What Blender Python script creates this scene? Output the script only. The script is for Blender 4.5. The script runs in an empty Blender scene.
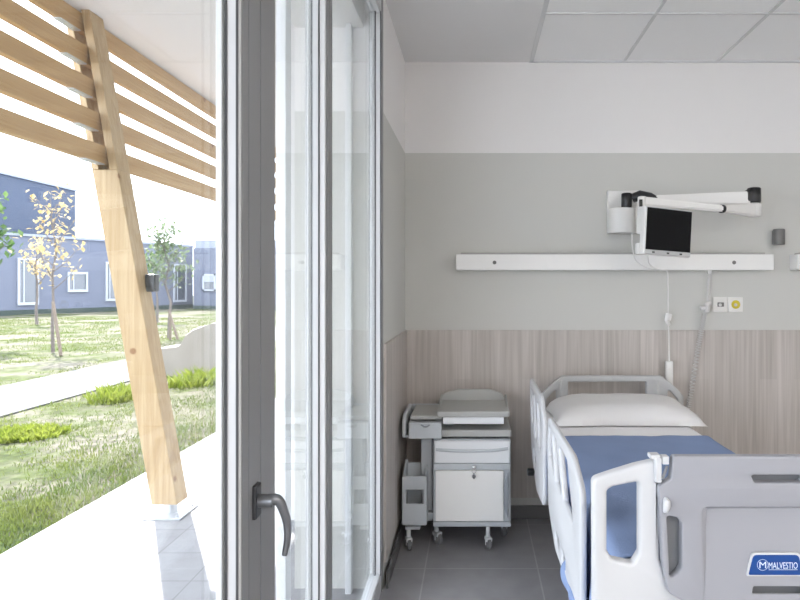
import bpy, bmesh, math, random
from mathutils import Vector, Matrix, noise
random.seed(7)
C = bpy.context.scene.collection
PI = math.pi
F = 616.0
H = 1.51
def at(px, py, d):
    return Vector(((px - 475) * d / F, d, H + (285 - py) * d / F))
def X(px, d): return (px - 475) * d / F
def Z(py, d): return H + (285 - py) * d / F

# ------------------------------------------------------------------ materials
def mat(name, col, rough=0.5, metal=0.0, var=0.0, vscale=8.0, bump=0.0, bscale=60.0, spec=0.5, coat=0.0):
    m = bpy.data.materials.new(name); m.use_nodes = True
    nt = m.node_tree; b = nt.nodes['Principled BSDF']
    b.inputs['Base Color'].default_value = (*col, 1); b.inputs['Roughness'].default_value = rough
    b.inputs['Metallic'].default_value = metal; b.inputs['Specular IOR Level'].default_value = spec
    if coat: b.inputs['Coat Weight'].default_value = coat
    tc = nt.nodes.new('ShaderNodeTexCoord')
    if var > 0:
        n = nt.nodes.new('ShaderNodeTexNoise'); n.inputs['Scale'].default_value = vscale; n.inputs['Detail'].default_value = 5
        r = nt.nodes.new('ShaderNodeValToRGB')
        r.color_ramp.elements[0].position = 0.3; r.color_ramp.elements[1].position = 0.7
        r.color_ramp.elements[0].color = (*[c * (1 - var) for c in col], 1)
        r.color_ramp.elements[1].color = (*[min(1, c * (1 + var)) for c in col], 1)
        nt.links.new(tc.outputs['Object'], n.inputs['Vector']); nt.links.new(n.outputs['Fac'], r.inputs['Fac'])
        nt.links.new(r.outputs['Color'], b.inputs['Base Color'])
    if bump > 0:
        n2 = nt.nodes.new('ShaderNodeTexNoise'); n2.inputs['Scale'].default_value = bscale; n2.inputs['Detail'].default_value = 4
        bp = nt.nodes.new('ShaderNodeBump'); bp.inputs['Strength'].default_value = bump; bp.inputs['Distance'].default_value = 0.01
        nt.links.new(tc.outputs['Object'], n2.inputs['Vector']); nt.links.new(n2.outputs['Fac'], bp.inputs['Height'])
        nt.links.new(bp.outputs['Normal'], b.inputs['Normal'])
    return m

def N(m, t): return m.node_tree.nodes.new(t)
def L(m, a, b): m.node_tree.links.new(a, b)

def mat_tiles(name, c1, c2, mortar, size, off, msize, rough, bump=0.0):
    m = mat(name, c1, rough)
    b = m.node_tree.nodes['Principled BSDF']
    tc = N(m, 'ShaderNodeTexCoord'); mp = N(m, 'ShaderNodeMapping'); mp.inputs['Location'].default_value = (-off[0], -off[1], 0)
    br = N(m, 'ShaderNodeTexBrick'); br.offset = 0.0; br.squash = 1.0
    br.inputs['Scale'].default_value = 1; br.inputs['Brick Width'].default_value = size; br.inputs['Row Height'].default_value = size
    br.inputs['Mortar Size'].default_value = msize; br.inputs['Mortar Smooth'].default_value = 0.1
    br.inputs['Color1'].default_value = (*c1, 1); br.inputs['Color2'].default_value = (*c2, 1); br.inputs['Mortar'].default_value = (*mortar, 1)
    nz = N(m, 'ShaderNodeTexNoise'); nz.inputs['Scale'].default_value = 9; nz.inputs['Detail'].default_value = 6
    mx = N(m, 'ShaderNodeMix'); mx.data_type = 'RGBA'; mx.blend_type = 'MULTIPLY'; mx.inputs[0].default_value = 0.35
    rr = N(m, 'ShaderNodeValToRGB'); rr.color_ramp.elements[0].color = (0.65, 0.65, 0.65, 1); rr.color_ramp.elements[1].color = (1, 1, 1, 1)
    rr.color_ramp.elements[0].position = 0.3; rr.color_ramp.elements[1].position = 0.65
    L(m, tc.outputs['Object'], mp.inputs['Vector']); L(m, mp.outputs['Vector'], br.inputs['Vector'])
    L(m, tc.outputs['Object'], nz.inputs['Vector']); L(m, nz.outputs['Fac'], rr.inputs['Fac'])
    L(m, br.outputs['Color'], mx.inputs[6]); L(m, rr.outputs['Color'], mx.inputs[7]); L(m, mx.outputs[2], b.inputs['Base Color'])
    if bump:
        bp = N(m, 'ShaderNodeBump'); bp.inputs['Strength'].default_value = bump; bp.inputs['Distance'].default_value = 0.003; bp.invert = True
        L(m, br.outputs['Fac'], bp.inputs['Height']); L(m, bp.outputs['Normal'], b.inputs['Normal'])
    return m

def mat_wall(name, grey, white, zsplit):
    m = mat(name, white, 0.75, bump=0.02, bscale=200)
    b = m.node_tree.nodes['Principled BSDF']
    tc = N(m, 'ShaderNodeTexCoord'); sp = N(m, 'ShaderNodeSeparateXYZ'); gt = N(m, 'ShaderNodeMath'); gt.operation = 'GREATER_THAN'; gt.inputs[1].default_value = zsplit
    mx = N(m, 'ShaderNodeMix'); mx.data_type = 'RGBA'
    mx.inputs[6].default_value = (*grey, 1); mx.inputs[7].default_value = (*white, 1)
    L(m, tc.outputs['Object'], sp.inputs[0]); L(m, sp.outputs['Z'], gt.inputs[0]); L(m, gt.outputs[0], mx.inputs[0]); L(m, mx.outputs[2], b.inputs['Base Color'])
    return m

def mat_planks(name, c1, c2):
    # vertical laminate planks with streaky grain
    m = mat(name, c1, 0.5)
    b = m.node_tree.nodes['Principled BSDF']
    tc = N(m, 'ShaderNodeTexCoord'); sp = N(m, 'ShaderNodeSeparateXYZ'); L(m, tc.outputs['Object'], sp.inputs[0])
    ad = N(m, 'ShaderNodeMath'); ad.operation = 'ADD'; L(m, sp.outputs['X'], ad.inputs[0]); L(m, sp.outputs['Y'], ad.inputs[1])
    cb = N(m, 'ShaderNodeCombineXYZ'); L(m, sp.outputs['Z'], cb.inputs['X']); L(m, ad.outputs[0], cb.inputs['Y'])
    br = N(m, 'ShaderNodeTexBrick'); br.inputs['Scale'].default_value = 1; br.inputs['Brick Width'].default_value = 0.9; br.inputs['Row Height'].default_value = 0.11
    br.inputs['Mortar Size'].default_value = 0.0; br.inputs['Color1'].default_value = (*c1, 1); br.inputs['Color2'].default_value = (*c2, 1)
    L(m, cb.outputs[0], br.inputs['Vector'])
    mp = N(m, 'ShaderNodeMapping'); mp.inputs['Scale'].default_value = (1.3, 42, 1); L(m, cb.outputs[0], mp.inputs['Vector'])
    nz = N(m, 'ShaderNodeTexNoise'); nz.inputs['Scale'].default_value = 1.0; nz.inputs['Detail'].default_value = 6; nz.inputs['Distortion'].default_value = 0.6
    L(m, mp.outputs[0], nz.inputs['Vector'])
    rr = N(m, 'ShaderNodeValToRGB'); rr.color_ramp.elements[0].color = (0.80, 0.785, 0.77, 1); rr.color_ramp.elements[1].color = (1.08, 1.08, 1.08, 1)
    rr.color_ramp.elements[0].position = 0.3; rr.color_ramp.elements[1].position = 0.7
    L(m, nz.outputs['Fac'], rr.inputs['Fac'])
    mx = N(m, 'ShaderNodeMix'); mx.data_type = 'RGBA'; mx.blend_type = 'MULTIPLY'; mx.inputs[0].default_value = 1.0
    L(m, br.outputs['Color'], mx.inputs[6]); L(m, rr.outputs['Color'], mx.inputs[7]); L(m, mx.outputs[2], b.inputs['Base Color'])
    return m

def mat_timber(name, c, axis_scale):
    m = mat(name, c, 0.55)
    b = m.node_tree.nodes['Principled BSDF']
    tc = N(m, 'ShaderNodeTexCoord'); mp = N(m, 'ShaderNodeMapping'); mp.inputs['Scale'].default_value = axis_scale
    L(m, tc.outputs['Object'], mp.inputs['Vector'])
    nz = N(m, 'ShaderNodeTexNoise'); nz.inputs['Scale'].default_value = 1; nz.inputs['Detail'].default_value = 7; nz.inputs['Distortion'].default_value = 1.2
    L(m, mp.outputs[0], nz.inputs['Vector'])
    rr = N(m, 'ShaderNodeValToRGB')
    rr.color_ramp.elements[0].color = (c[0] * 0.80, c[1] * 0.72, c[2] * 0.62, 1); rr.color_ramp.elements[1].color = (min(1, c[0] * 1.08), c[1] * 1.1, c[2] * 1.15, 1)
    rr.color_ramp.elements[0].position = 0.3; rr.color_ramp.elements[1].position = 0.68
    L(m, nz.outputs['Fac'], rr.inputs['Fac'])
    vo = N(m, 'ShaderNodeTexVoronoi'); vo.inputs['Scale'].default_value = 4.5; vo.inputs['Randomness'].default_value = 1.0
    L(m, tc.outputs['Object'], vo.inputs['Vector'])
    kr = N(m, 'ShaderNodeValToRGB'); kr.color_ramp.elements[0].position = 0.08; kr.color_ramp.elements[1].position = 0.13
    kr.color_ramp.elements[0].color = (0.5, 0.33, 0.2, 1); kr.color_ramp.elements[1].color = (1, 1, 1, 1)
    L(m, vo.outputs['Distance'], kr.inputs['Fac'])
    mx = N(m, 'ShaderNodeMix'); mx.data_type = 'RGBA'; mx.blend_type = 'MULTIPLY'; mx.inputs[0].default_value = 1.0
    L(m, rr.outputs['Color'], mx.inputs[6]); L(m, kr.outputs['Color'], mx.inputs[7]); L(m, mx.outputs[2], b.inputs['Base Color'])
    return m

def mat_glass(name, tint=(0.96, 0.98, 0.975), base=0.03):
    m = bpy.data.materials.new(name); m.use_nodes = True; nt = m.node_tree
    nt.nodes.remove(nt.nodes['Principled BSDF']); out = nt.nodes['Material Output']
    lw = N(m, 'ShaderNodeLayerWeight'); lw.inputs['Blend'].default_value = 0.5
    pw = N(m, 'ShaderNodeMath'); pw.operation = 'POWER'; pw.inputs[1].default_value = 5
    ma = N(m, 'ShaderNodeMath'); ma.operation = 'MULTIPLY_ADD'; ma.inputs[1].default_value = 1 - base; ma.inputs[2].default_value = base
    tr = N(m, 'ShaderNodeBsdfTransparent'); tr.inputs['Color'].default_value = (*tint, 1)
    gl = N(m, 'ShaderNodeBsdfGlossy'); gl.inputs['Roughness'].default_value = 0.0; gl.inputs['Color'].default_value = (0.95, 0.97, 0.97, 1)
    mx = N(m, 'ShaderNodeMixShader')
    L(m, lw.outputs['Facing'], pw.inputs[0]); L(m, pw.outputs[0], ma.inputs[0]); L(m, ma.outputs[0], mx.inputs[0])
    L(m, tr.outputs[0], mx.inputs[1]); L(m, gl.outputs[0], mx.inputs[2]); L(m, mx.outputs[0], out.inputs['Surface'])
    return m

def mat_ground(name, c_grass, c_soil, scale, thr):
    m = mat(name, c_grass, 0.9, bump=0.6, bscale=14, spec=0.1)
    b = m.node_tree.nodes['Principled BSDF']
    tc = N(m, 'ShaderNodeTexCoord')
    n1 = N(m, 'ShaderNodeTexNoise'); n1.inputs['Scale'].default_value = scale; n1.inputs['Detail'].default_value = 8; n1.inputs['Roughness'].default_value = 0.65
    L(m, tc.outputs['Object'], n1.inputs['Vector'])
    r = N(m, 'ShaderNodeValToRGB'); r.color_ramp.elements[0].position = thr - 0.06; r.color_ramp.elements[1].position = thr + 0.06
    r.color_ramp.elements[0].color = (*c_grass, 1); r.color_ramp.elements[1].color = (*c_soil, 1)
    L(m, n1.outputs['Fac'], r.inputs['Fac'])
    n2 = N(m, 'ShaderNodeTexNoise'); n2.inputs['Scale'].default_value = 11; n2.inputs['Detail'].default_value = 5
    L(m, tc.outputs['Object'], n2.inputs['Vector'])
    r2 = N(m, 'ShaderNodeValToRGB'); r2.color_ramp.elements[0].color = (0.5, 0.5, 0.45, 1); r2.color_ramp.elements[1].color = (1.15, 1.15, 1.1, 1)
    r2.color_ramp.elements[0].position = 0.32; r2.color_ramp.elements[1].position = 0.62
    L(m, n2.outputs['Fac'], r2.inputs['Fac'])
    mx = N(m, 'ShaderNodeMix'); mx.data_type = 'RGBA'; mx.blend_type = 'MULTIPLY'; mx.inputs[0].default_value = 1.0
    L(m, r.outputs['Color'], mx.inputs[6]); L(m, r2.outputs['Color'], mx.inputs[7]); L(m, mx.outputs[2], b.inputs['Base Color'])
    return m

def mat_leaf(name, c1, c2, scale=3.0, transl=0.4):
    m = bpy.data.materials.new(name); m.use_nodes = True; nt = m.node_tree
    b = nt.nodes['Principled BSDF']; b.inputs['Roughness'].default_value = 0.6; b.inputs['Specular IOR Level'].default_value = 0.2
    tc = N(m, 'ShaderNodeTexCoord'); n = N(m, 'ShaderNodeTexNoise'); n.inputs['Scale'].default_value = scale; n.inputs['Detail'].default_value = 3
    r = N(m, 'ShaderNodeValToRGB'); r.color_ramp.elements[0].color = (*c1, 1); r.color_ramp.elements[1].color = (*c2, 1)
    r.color_ramp.elements[0].position = 0.35; r.color_ramp.elements[1].position = 0.65
    L(m, tc.outputs['Object'], n.inputs['Vector']); L(m, n.outputs['Fac'], r.inputs['Fac']); L(m, r.outputs['Color'], b.inputs['Base Color'])
    t = N(m, 'ShaderNodeBsdfTranslucent'); L(m, r.outputs['Color'], t.inputs['Color'])
    mx = N(m, 'ShaderNodeMixShader'); mx.inputs[0].default_value = transl
    out = nt.nodes['Material Output']
    L(m, b.outputs[0], mx.inputs[1]); L(m, t.outputs[0], mx.inputs[2]); L(m, mx.outputs[0], out.inputs['Surface'])
    return m

def mat_emit(name, col, s):
    m = bpy.data.materials.new(name); m.use_nodes = True; b = m.node_tree.nodes['Principled BSDF']
    b.inputs['Base Color'].default_value = (0.9, 0.9, 0.9, 1); b.inputs['Emission Color'].default_value = (*col, 1); b.inputs['Emission Strength'].default_value = s
    return m

M = {}
M['wall'] = mat_wall('painted wall', (0.60, 0.595, 0.565), (0.82, 0.80, 0.79), Z(153, 4.0))
M['white_wall'] = mat('white wall paint', (0.80, 0.79, 0.77), 0.8)
M['ceil'] = mat('mineral ceiling tile', (0.89, 0.885, 0.88), 0.9, bump=0.05, bscale=300)
M['plaster'] = mat('plasterboard', (0.76, 0.75, 0.745), 0.85)
M['grid'] = mat('ceiling grid', (0.66, 0.66, 0.66), 0.6)
M['floor'] = mat_tiles('grey floor tile', (0.31, 0.303, 0.315), (0.33, 0.323, 0.335), (0.43, 0.42, 0.43), 0.6, (X(425, 3.28), 3.28), 0.004, 0.42, 0.2)
M['skirt'] = mat('grey skirting', (0.15, 0.145, 0.145), 0.45)
M['panel'] = mat_planks('taupe wood panel', (0.575, 0.53, 0.50), (0.51, 0.47, 0.44))
M['alu'] = mat('white lacquered frame', (0.58, 0.585, 0.60), 0.35)
M['cover'] = mat('grey inner strip', (0.225, 0.225, 0.23), 0.4)
M['guide'] = mat('shutter guide', (0.80, 0.81, 0.83), 0.4)
M['gasket'] = mat('black gasket', (0.06, 0.06, 0.065), 0.6)
M['glass'] = mat_glass('window glass')
M['ext'] = mat('exterior render', (0.72, 0.715, 0.715), 0.9, bump=0.05, bscale=80)
M['soffit'] = mat('soffit board', (0.67, 0.655, 0.66), 0.85)
M['pave'] = mat_tiles('pale paving', (0.305, 0.302, 0.315), (0.29, 0.288, 0.30), (0.20, 0.197, 0.203), 0.33, (-1.45, 3.06 * 1.027), 0.004, 0.75, 0.2)
M['timber_y'] = mat_timber('spruce louvre', (0.46, 0.30, 0.135), (26, 1.1, 26))
M['timber_z'] = mat_timber('spruce post', (0.43, 0.31, 0.165), (30, 30, 1.1))
M['steel'] = mat('galvanised steel', (0.55, 0.57, 0.60), 0.4, 0.6, 0.06, 30)
M['lawn'] = mat_ground('lawn ground', (0.052, 0.068, 0.018), (0.135, 0.124, 0.104), 0.55, 0.48)
M['grass'] = mat_leaf('grass blades', (0.085, 0.122, 0.026), (0.15, 0.172, 0.055), 1.2, 0.6)
M['weed'] = mat_leaf('weed leaves', (0.13, 0.18, 0.02), (0.24, 0.28, 0.05), 6, 0.5)
M['path'] = mat('concrete path', (0.092, 0.091, 0.094), 0.85, var=0.06, vscale=2)
M['facade'] = mat('blue grey facade', (0.122, 0.135, 0.182), 0.85, var=0.03, vscale=0.6)
M['facade_dark'] = mat('dark blue facade', (0.042, 0.057, 0.096), 0.8, var=0.04, vscale=0.5)
M['facade_pale'] = mat('pale parapet', (0.24, 0.26, 0.32), 0.8)
M['base_shadow'] = mat('dark plinth', (0.035, 0.05, 0.045), 0.9)  # dark colour standing in for the shadow line at the facade foot
M['wframe'] = mat('white window frame', (0.36, 0.38, 0.43), 0.5)
M['wglass'] = mat('reflecting window glass', (0.075, 0.085, 0.105), 0.08, spec=0.8)
M['blind'] = mat('grey roller blind', (0.30, 0.32, 0.38), 0.7)
M['bark'] = mat('grey bark', (0.13, 0.11, 0.10), 0.9, var=0.25, vscale=25, bump=0.4)
M['stake'] = mat('weathered stake', (0.15, 0.115, 0.09), 0.85, var=0.2, vscale=20)
M['yleaf'] = mat_leaf('yellow leaves', (0.36, 0.26, 0.115), (0.47, 0.39, 0.22), 7, 0.4)
M['gleaf'] = mat_leaf('pale green leaves', (0.095, 0.135, 0.07), (0.20, 0.24, 0.14), 5, 0.4)
M['dgleaf'] = mat_leaf('green leaves', (0.05, 0.11, 0.035), (0.13, 0.19, 0.07), 5, 0.4)
M['stone'] = mat('pale cast stone', (0.255, 0.23, 0.20), 0.8, var=0.08, vscale=2.5, bump=0.1, bscale=40)
M['black'] = mat('black plastic', (0.012, 0.012, 0.014), 0.28)
M['bedplastic'] = mat('bed plastic', (0.335, 0.338, 0.368), 0.38)
M['bedwhite'] = mat('bed frame plastic', (0.61, 0.615, 0.63), 0.36)
M['headgrey'] = mat('headboard plastic', (0.48, 0.485, 0.49), 0.4)
M['bedmetal'] = mat('bed frame metal', (0.45, 0.46, 0.48), 0.4, 0.3)
M['darkgrey'] = mat('dark grey plastic', (0.20, 0.205, 0.22), 0.5)
M['blue_label'] = mat('blue label', (0.006, 0.06, 0.26), 0.35)
M['white_print'] = mat('white print', (0.75, 0.82, 0.95), 0.5)
M['mattress'] = mat('mattress cover', (0.62, 0.64, 0.68), 0.8)
M['sheet'] = mat('white cotton sheet', (0.87, 0.86, 0.87), 0.9, bump=0.15, bscale=25)
M['pillow'] = mat('white pillow case', (0.74, 0.725, 0.72), 0.9, bump=0.12, bscale=30)
M['blanket'] = mat('blue bedspread', (0.215, 0.29, 0.475), 0.9, var=0.05, vscale=6, bump=0.2, bscale=120)
M['cab'] = mat('cabinet plastic', (0.52, 0.545, 0.57), 0.45)
M['cabtop'] = mat('cabinet top laminate', (0.42, 0.42, 0.405), 0.5)
M['cabdoor'] = mat('cream door laminate', (0.86, 0.845, 0.82), 0.5)
M['cabdrawer'] = mat('white drawer front', (0.78, 0.79, 0.80), 0.45)
M['cabgrey'] = mat('cabinet grey', (0.30, 0.32, 0.35), 0.5)
M['chrome'] = mat('chrome', (0.75, 0.75, 0.76), 0.18, 1.0)
M['rubber'] = mat('grey rubber', (0.20, 0.20, 0.21), 0.6)
M['device'] = mat('device white plastic', (0.80, 0.785, 0.76), 0.42)
M['rail'] = mat('rail white lacquer', (0.84, 0.83, 0.81), 0.4)
M['raildark'] = mat('rail recess', (0.42, 0.41, 0.39), 0.6)
M['screen'] = mat('black screen', (0.004, 0.004, 0.005), 0.06, spec=0.18)
M['bezel'] = mat('silver bezel', (0.60, 0.60, 0.60), 0.3, 0.5)
M['handle'] = mat('grey satin handle', (0.22, 0.225, 0.24), 0.32, 0.7)
M['rosette'] = mat('dark handle rosette', (0.05, 0.052, 0.058), 0.4, 0.4)
M['cord'] = mat('white cord', (0.80, 0.79, 0.77), 0.5)
M['cordgrey'] = mat('grey coiled cord', (0.62, 0.61, 0.60), 0.5)
M['yellow'] = mat('yellow socket insert', (0.62, 0.50, 0.03), 0.5)
M['greyknob'] = mat('grey holder', (0.17, 0.165, 0.16), 0.4)
M['lamp'] = mat_emit('fill panel glow', (1.0, 0.95, 0.90), 13.0)  # glow of the added fill panels

# ------------------------------------------------------------------ mesh helpers
def box(bm, x0, x1, y0, y1, z0, z1, bev=0.0, seg=2, M4=None):
    t = bmesh.new()
    bmesh.ops.create_cube(t, size=1)
    for v in t.verts:
        v.co = Vector(((x0 + x1) / 2 + v.co.x * (x1 - x0), (y0 + y1) / 2 + v.co.y * (y1 - y0), (z0 + z1) / 2 + v.co.z * (z1 - z0)))
    if bev > 0:
        bmesh.ops.bevel(t, geom=t.edges[:], offset=bev, segments=seg, profile=0.5, affect='EDGES')
    if M4 is not None: bmesh.ops.transform(t, matrix=M4, verts=t.verts)
    join(bm, t); return bm
def join(bm, t):
    me = bpy.data.meshes.new('tmp'); t.to_mesh(me); t.free(); bm.from_mesh(me); bpy.data.meshes.remove(me)
def tube(bm, pts, r, n=10, cap=True, squash=None):
    pts = [Vector(p) for p in pts]; k = len(pts)
    rs = r if isinstance(r, (list, tuple)) else [r] * k
    t0 = (pts[1] - pts[0]).normalized()
    up = Vector((0, 0, 1)) if abs(t0.z) < 0.9 else Vector((1, 0, 0))
    nrm = (up - t0 * up.dot(t0)).normalized()
    rings = []
    for i, p in enumerate(pts):
        a = pts[max(0, i - 1)]; b = pts[min(k - 1, i + 1)]
        t = (b - a).normalized(); nrm = (nrm - t * nrm.dot(t))
        nrm = nrm.normalized() if nrm.length > 1e-6 else t.orthogonal().normalized()
        bi = t.cross(nrm)
        sq = squash if squash else 1.0
        rings.append([bm.verts.new(p + nrm * (rs[i] * math.cos(2 * PI * j / n)) + bi * (rs[i] * sq * math.sin(2 * PI * j / n))) for j in range(n)])
    for i in range(k - 1):
        for j in range(n):
            bm.faces.new((rings[i][j], rings[i][(j + 1) % n], rings[i + 1][(j + 1) % n], rings[i + 1][j]))
    if cap:
        bm.faces.new(rings[0][::-1]); bm.faces.new(rings[-1])
    return bm
def cyl(bm, p0, p1, r, n=20, bev=0.0):
    p0, p1 = Vector(p0), Vector(p1)
    if bev > 0:
        d = (p1 - p0).normalized() * bev
        tube(bm, [p0, p0 + d * 0.4, p0 + d, p1 - d, p1 - d * 0.4, p1], [r - bev, r - bev * 0.3, r, r, r - bev * 0.3, r - bev], n)
    else: tube(bm, [p0, p1], r, n)
    return bm
def smooth_path(pts, sub=8):
    pts = [Vector(p) for p in pts]; out = []
    P = [pts[0]] + pts + [pts[-1]]
    for i in range(1, len(P) - 2):
        a, b, c, d = P[i - 1], P[i], P[i + 1], P[i + 2]
        for s in range(sub):
            t = s / sub
            out.append(0.5 * ((2 * b) + (c - a) * t + (2 * a - 5 * b + 4 * c - d) * t * t + (3 * b - a - 3 * c + d) * t ** 3))
    out.append(pts[-1]); return out
def fillet(poly, r, seg=5):
    out = []; n = len(poly)
    rs = r if isinstance(r, (list, tuple)) else [r] * n
    for i in range(n):
        p = Vector(poly[i]); a = Vector(poly[i - 1]); b = Vector(poly[(i + 1) % n])
        va = (a - p); vb = (b - p); la, lb = va.length, vb.length
        va.normalize(); vb.normalize()
        ang = va.angle(vb, PI)
        if rs[i] <= 0 or ang > PI - 0.02: out.append(p.copy()); continue
        d = min(rs[i] / math.tan(ang / 2), la * 0.48, lb * 0.48)
        p0 = p + va * d; p1 = p + vb * d
        for s in range(seg + 1):
            t = s / seg
            out.append(p0 * (1 - t) ** 2 + p * 2 * t * (1 - t) + p1 * t * t)
    return out
def area(poly): return sum(poly[i - 1][0] * poly[i][1] - poly[i][0] * poly[i - 1][1] for i in range(len(poly))) / 2
def plate(bm, outline, holes, thick, bev, mtx):
    """filled 2-D outline with holes, extruded and with rounded edges"""
    cu = bpy.data.curves.new('tmp', 'CURVE'); cu.dimensions = '2D'; cu.fill_mode = 'BOTH'
    cu.extrude = max(0.0001, thick / 2 - bev); cu.bevel_depth = bev; cu.bevel_resolution = 2; cu.offset = -bev
    loops = [list(outline)] + [list(h) for h in holes]
    for i, lp in enumerate(loops):
        a = area(lp)
        if (i == 0 and a < 0) or (i > 0 and a > 0): lp = lp[::-1]
        s = cu.splines.new('POLY'); s.points.add(len(lp) - 1); s.use_cyclic_u = True
        for j, p in enumerate(lp): s.points[j].co = (p[0], p[1], 0, 1)
    o = bpy.data.objects.new('tmp', cu); C.objects.link(o)
    dg = bpy.context.evaluated_depsgraph_get(); dg.update()
    me = bpy.data.meshes.new_from_object(o.evaluated_get(dg))
    bpy.data.objects.remove(o); bpy.data.curves.remove(cu)
    t = bmesh.new(); t.from_mesh(me); bpy.data.meshes.remove(me)
    bmesh.ops.remove_doubles(t, verts=t.verts, dist=1e-5)
    bmesh.ops.transform(t, matrix=mtx, verts=t.verts)
    bmesh.ops.recalc_face_normals(t, faces=t.faces)
    join(bm, t); return bm
XZ = lambda y: Matrix(((1, 0, 0, 0), (0, 0, -1, y), (0, 1, 0, 0), (0, 0, 0, 1)))   # local (u,v) -> (X=u, Z=v) at depth y
YZ = lambda x: Matrix(((0, 0, 1, x), (1, 0, 0, 0), (0, 1, 0, 0), (0, 0, 0, 1)))    # (Y=u, Z=v) at x
XY = lambda z: Matrix.Translation((0, 0, z))
def rrect(x0, x1, y0, y1, r): return fillet([(x0, y0), (x1, y0), (x1, y1), (x0, y1)], r)

def wpos(o):
    p = Vector((0, 0, 0))
    while o is not None: p += Vector(o.location); o = o.parent
    return p
def obj(name, bm, m, parent=None, smooth=False, origin=None, angle=0.7):
    """one mesh object; bm is in world coordinates"""
    org = wpos(parent) if parent is not None else Vector((0, 0, 0))
    if origin is not None and parent is None: org = Vector(origin)
    bmesh.ops.translate(bm, vec=-org, verts=bm.verts)
    me = bpy.data.meshes.new(name); bm.to_mesh(me); bm.free()
    me.materials.append(M[m])
    if smooth:
        for p in me.polygons: p.use_smooth = True
        try: me.set_sharp_from_angle(angle=angle)
        except Exception: pass
    o = bpy.data.objects.new(name, me); C.objects.link(o)
    if parent is not None: o.parent = parent
    else: o.location = org
    return o
def tag(o, label, cat, group=None, kind=None):
    if label: o['label'] = label
    if cat: o['category'] = cat
    if group: o['group'] = group
    if kind: o['kind'] = kind
    return o
def thing(name, loc, label, cat, group=None, kind=None):
    o = bpy.data.objects.new(name, None); C.objects.link(o); o.location = loc; o.empty_display_size = 0.1
    return tag(o, label, cat, group, kind)
def B(*a, **k): return box(bmesh.new(), *a, **k)
def struct(name, bm, m, label, cat, smooth=False):
    return tag(obj(name, bm, m, smooth=smooth), label, cat, kind='structure')

# ------------------------------------------------------------------ room shell
WX = -0.4545      # inner face of the window wall
YB = 4.0          # back wall
CZ = 2.96
RX, RY = 4.6, -3.2
ZP = Z(330, 4.0)  # top of the wood panelling
struct('floor', B(-0.53, RX, RY, YB, -0.12, 0), 'floor', 'dark grey square tiled floor of the room', 'floor')
struct('wall_back', B(-0.89, RX + 0.2, YB, YB + 0.2, -0.1, 3.3), 'wall', 'back wall with grey paint below and white band above', 'wall')
bm = B(-0.89, WX, 3.04, YB, -0.1, 3.3)
box(bm, -0.89, WX, -2.9, 3.04, 2.92, 3.3); box(bm, -0.89, WX, RY - 0.2, -2.9, -0.1, 3.3)
struct('wall_left', bm, 'wall', 'narrow grey wall between the tall windows and the corner', 'wall')['label'] = 'narrow grey wall between the tall windows and the corner'
struct('wall_right', B(RX, RX + 0.2, RY - 0.2, YB, -0.1, 3.3), 'white_wall', 'far right wall outside the picture', 'wall')
struct('wall_front', B(-0.5, RX, RY - 0.2, RY, -0.1, 3.3), 'white_wall', 'wall behind the viewer', 'wall')
XT = X(531, 4.0)
bm = B(XT, RX, RY, YB, CZ, 3.3)
struct('ceiling', bm, 'ceil', 'white tiled suspended ceiling', 'ceiling')
struct('trim_1', B(WX, XT, RY, YB, CZ - 0.004, 3.3), 'plaster', 'plain plasterboard ceiling strip beside the windows', 'ceiling strip')
bm = bmesh.new(); g = 0.009
box(bm, XT - 0.012, XT + 0.014, RY, YB, CZ - 0.008, CZ + 0.002)
k = 1
while XT + 0.602 * k < RX:
    x = XT + 0.602 * k; box(bm, x - g, x + g, RY, YB, CZ - 0.006, CZ + 0.002); k += 1
for j in range(11):
    y = Z(0, 0) * 0 + 3.286 - 0.6 * j; box(bm, XT, RX, y - g, y + g, CZ - 0.0055, CZ + 0.002)
box(bm, XT, RX, YB - 0.022, YB, CZ - 0.008, CZ + 0.002)
struct('trim_2', bm, 'grid', 'grey metal grid lines between the ceiling tiles', 'ceiling grid')
# wood wainscot and skirting
bm = B(WX, RX, YB - 0.014, YB, 0.132, ZP, bev=0.002)
box(bm, WX, WX + 0.014, 3.06, YB - 0.014, 0.132, ZP, bev=0.002)
struct('trim_3', bm, 'panel', 'grey brown wood panelling on the lower part of the walls', 'wall panelling')
struct('baseboard_back', B(WX, RX, YB - 0.026, YB - 0.012, 0, 0.085, bev=0.003), 'skirt', 'dark grey skirting along the back wall', 'skirting')
struct('baseboard_left', B(WX + 0.012, WX + 0.024, 3.06, YB - 0.026, 0, 0.085, bev=0.003), 'skirt', 'dark grey skirting along the narrow left wall', 'skirting')

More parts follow.
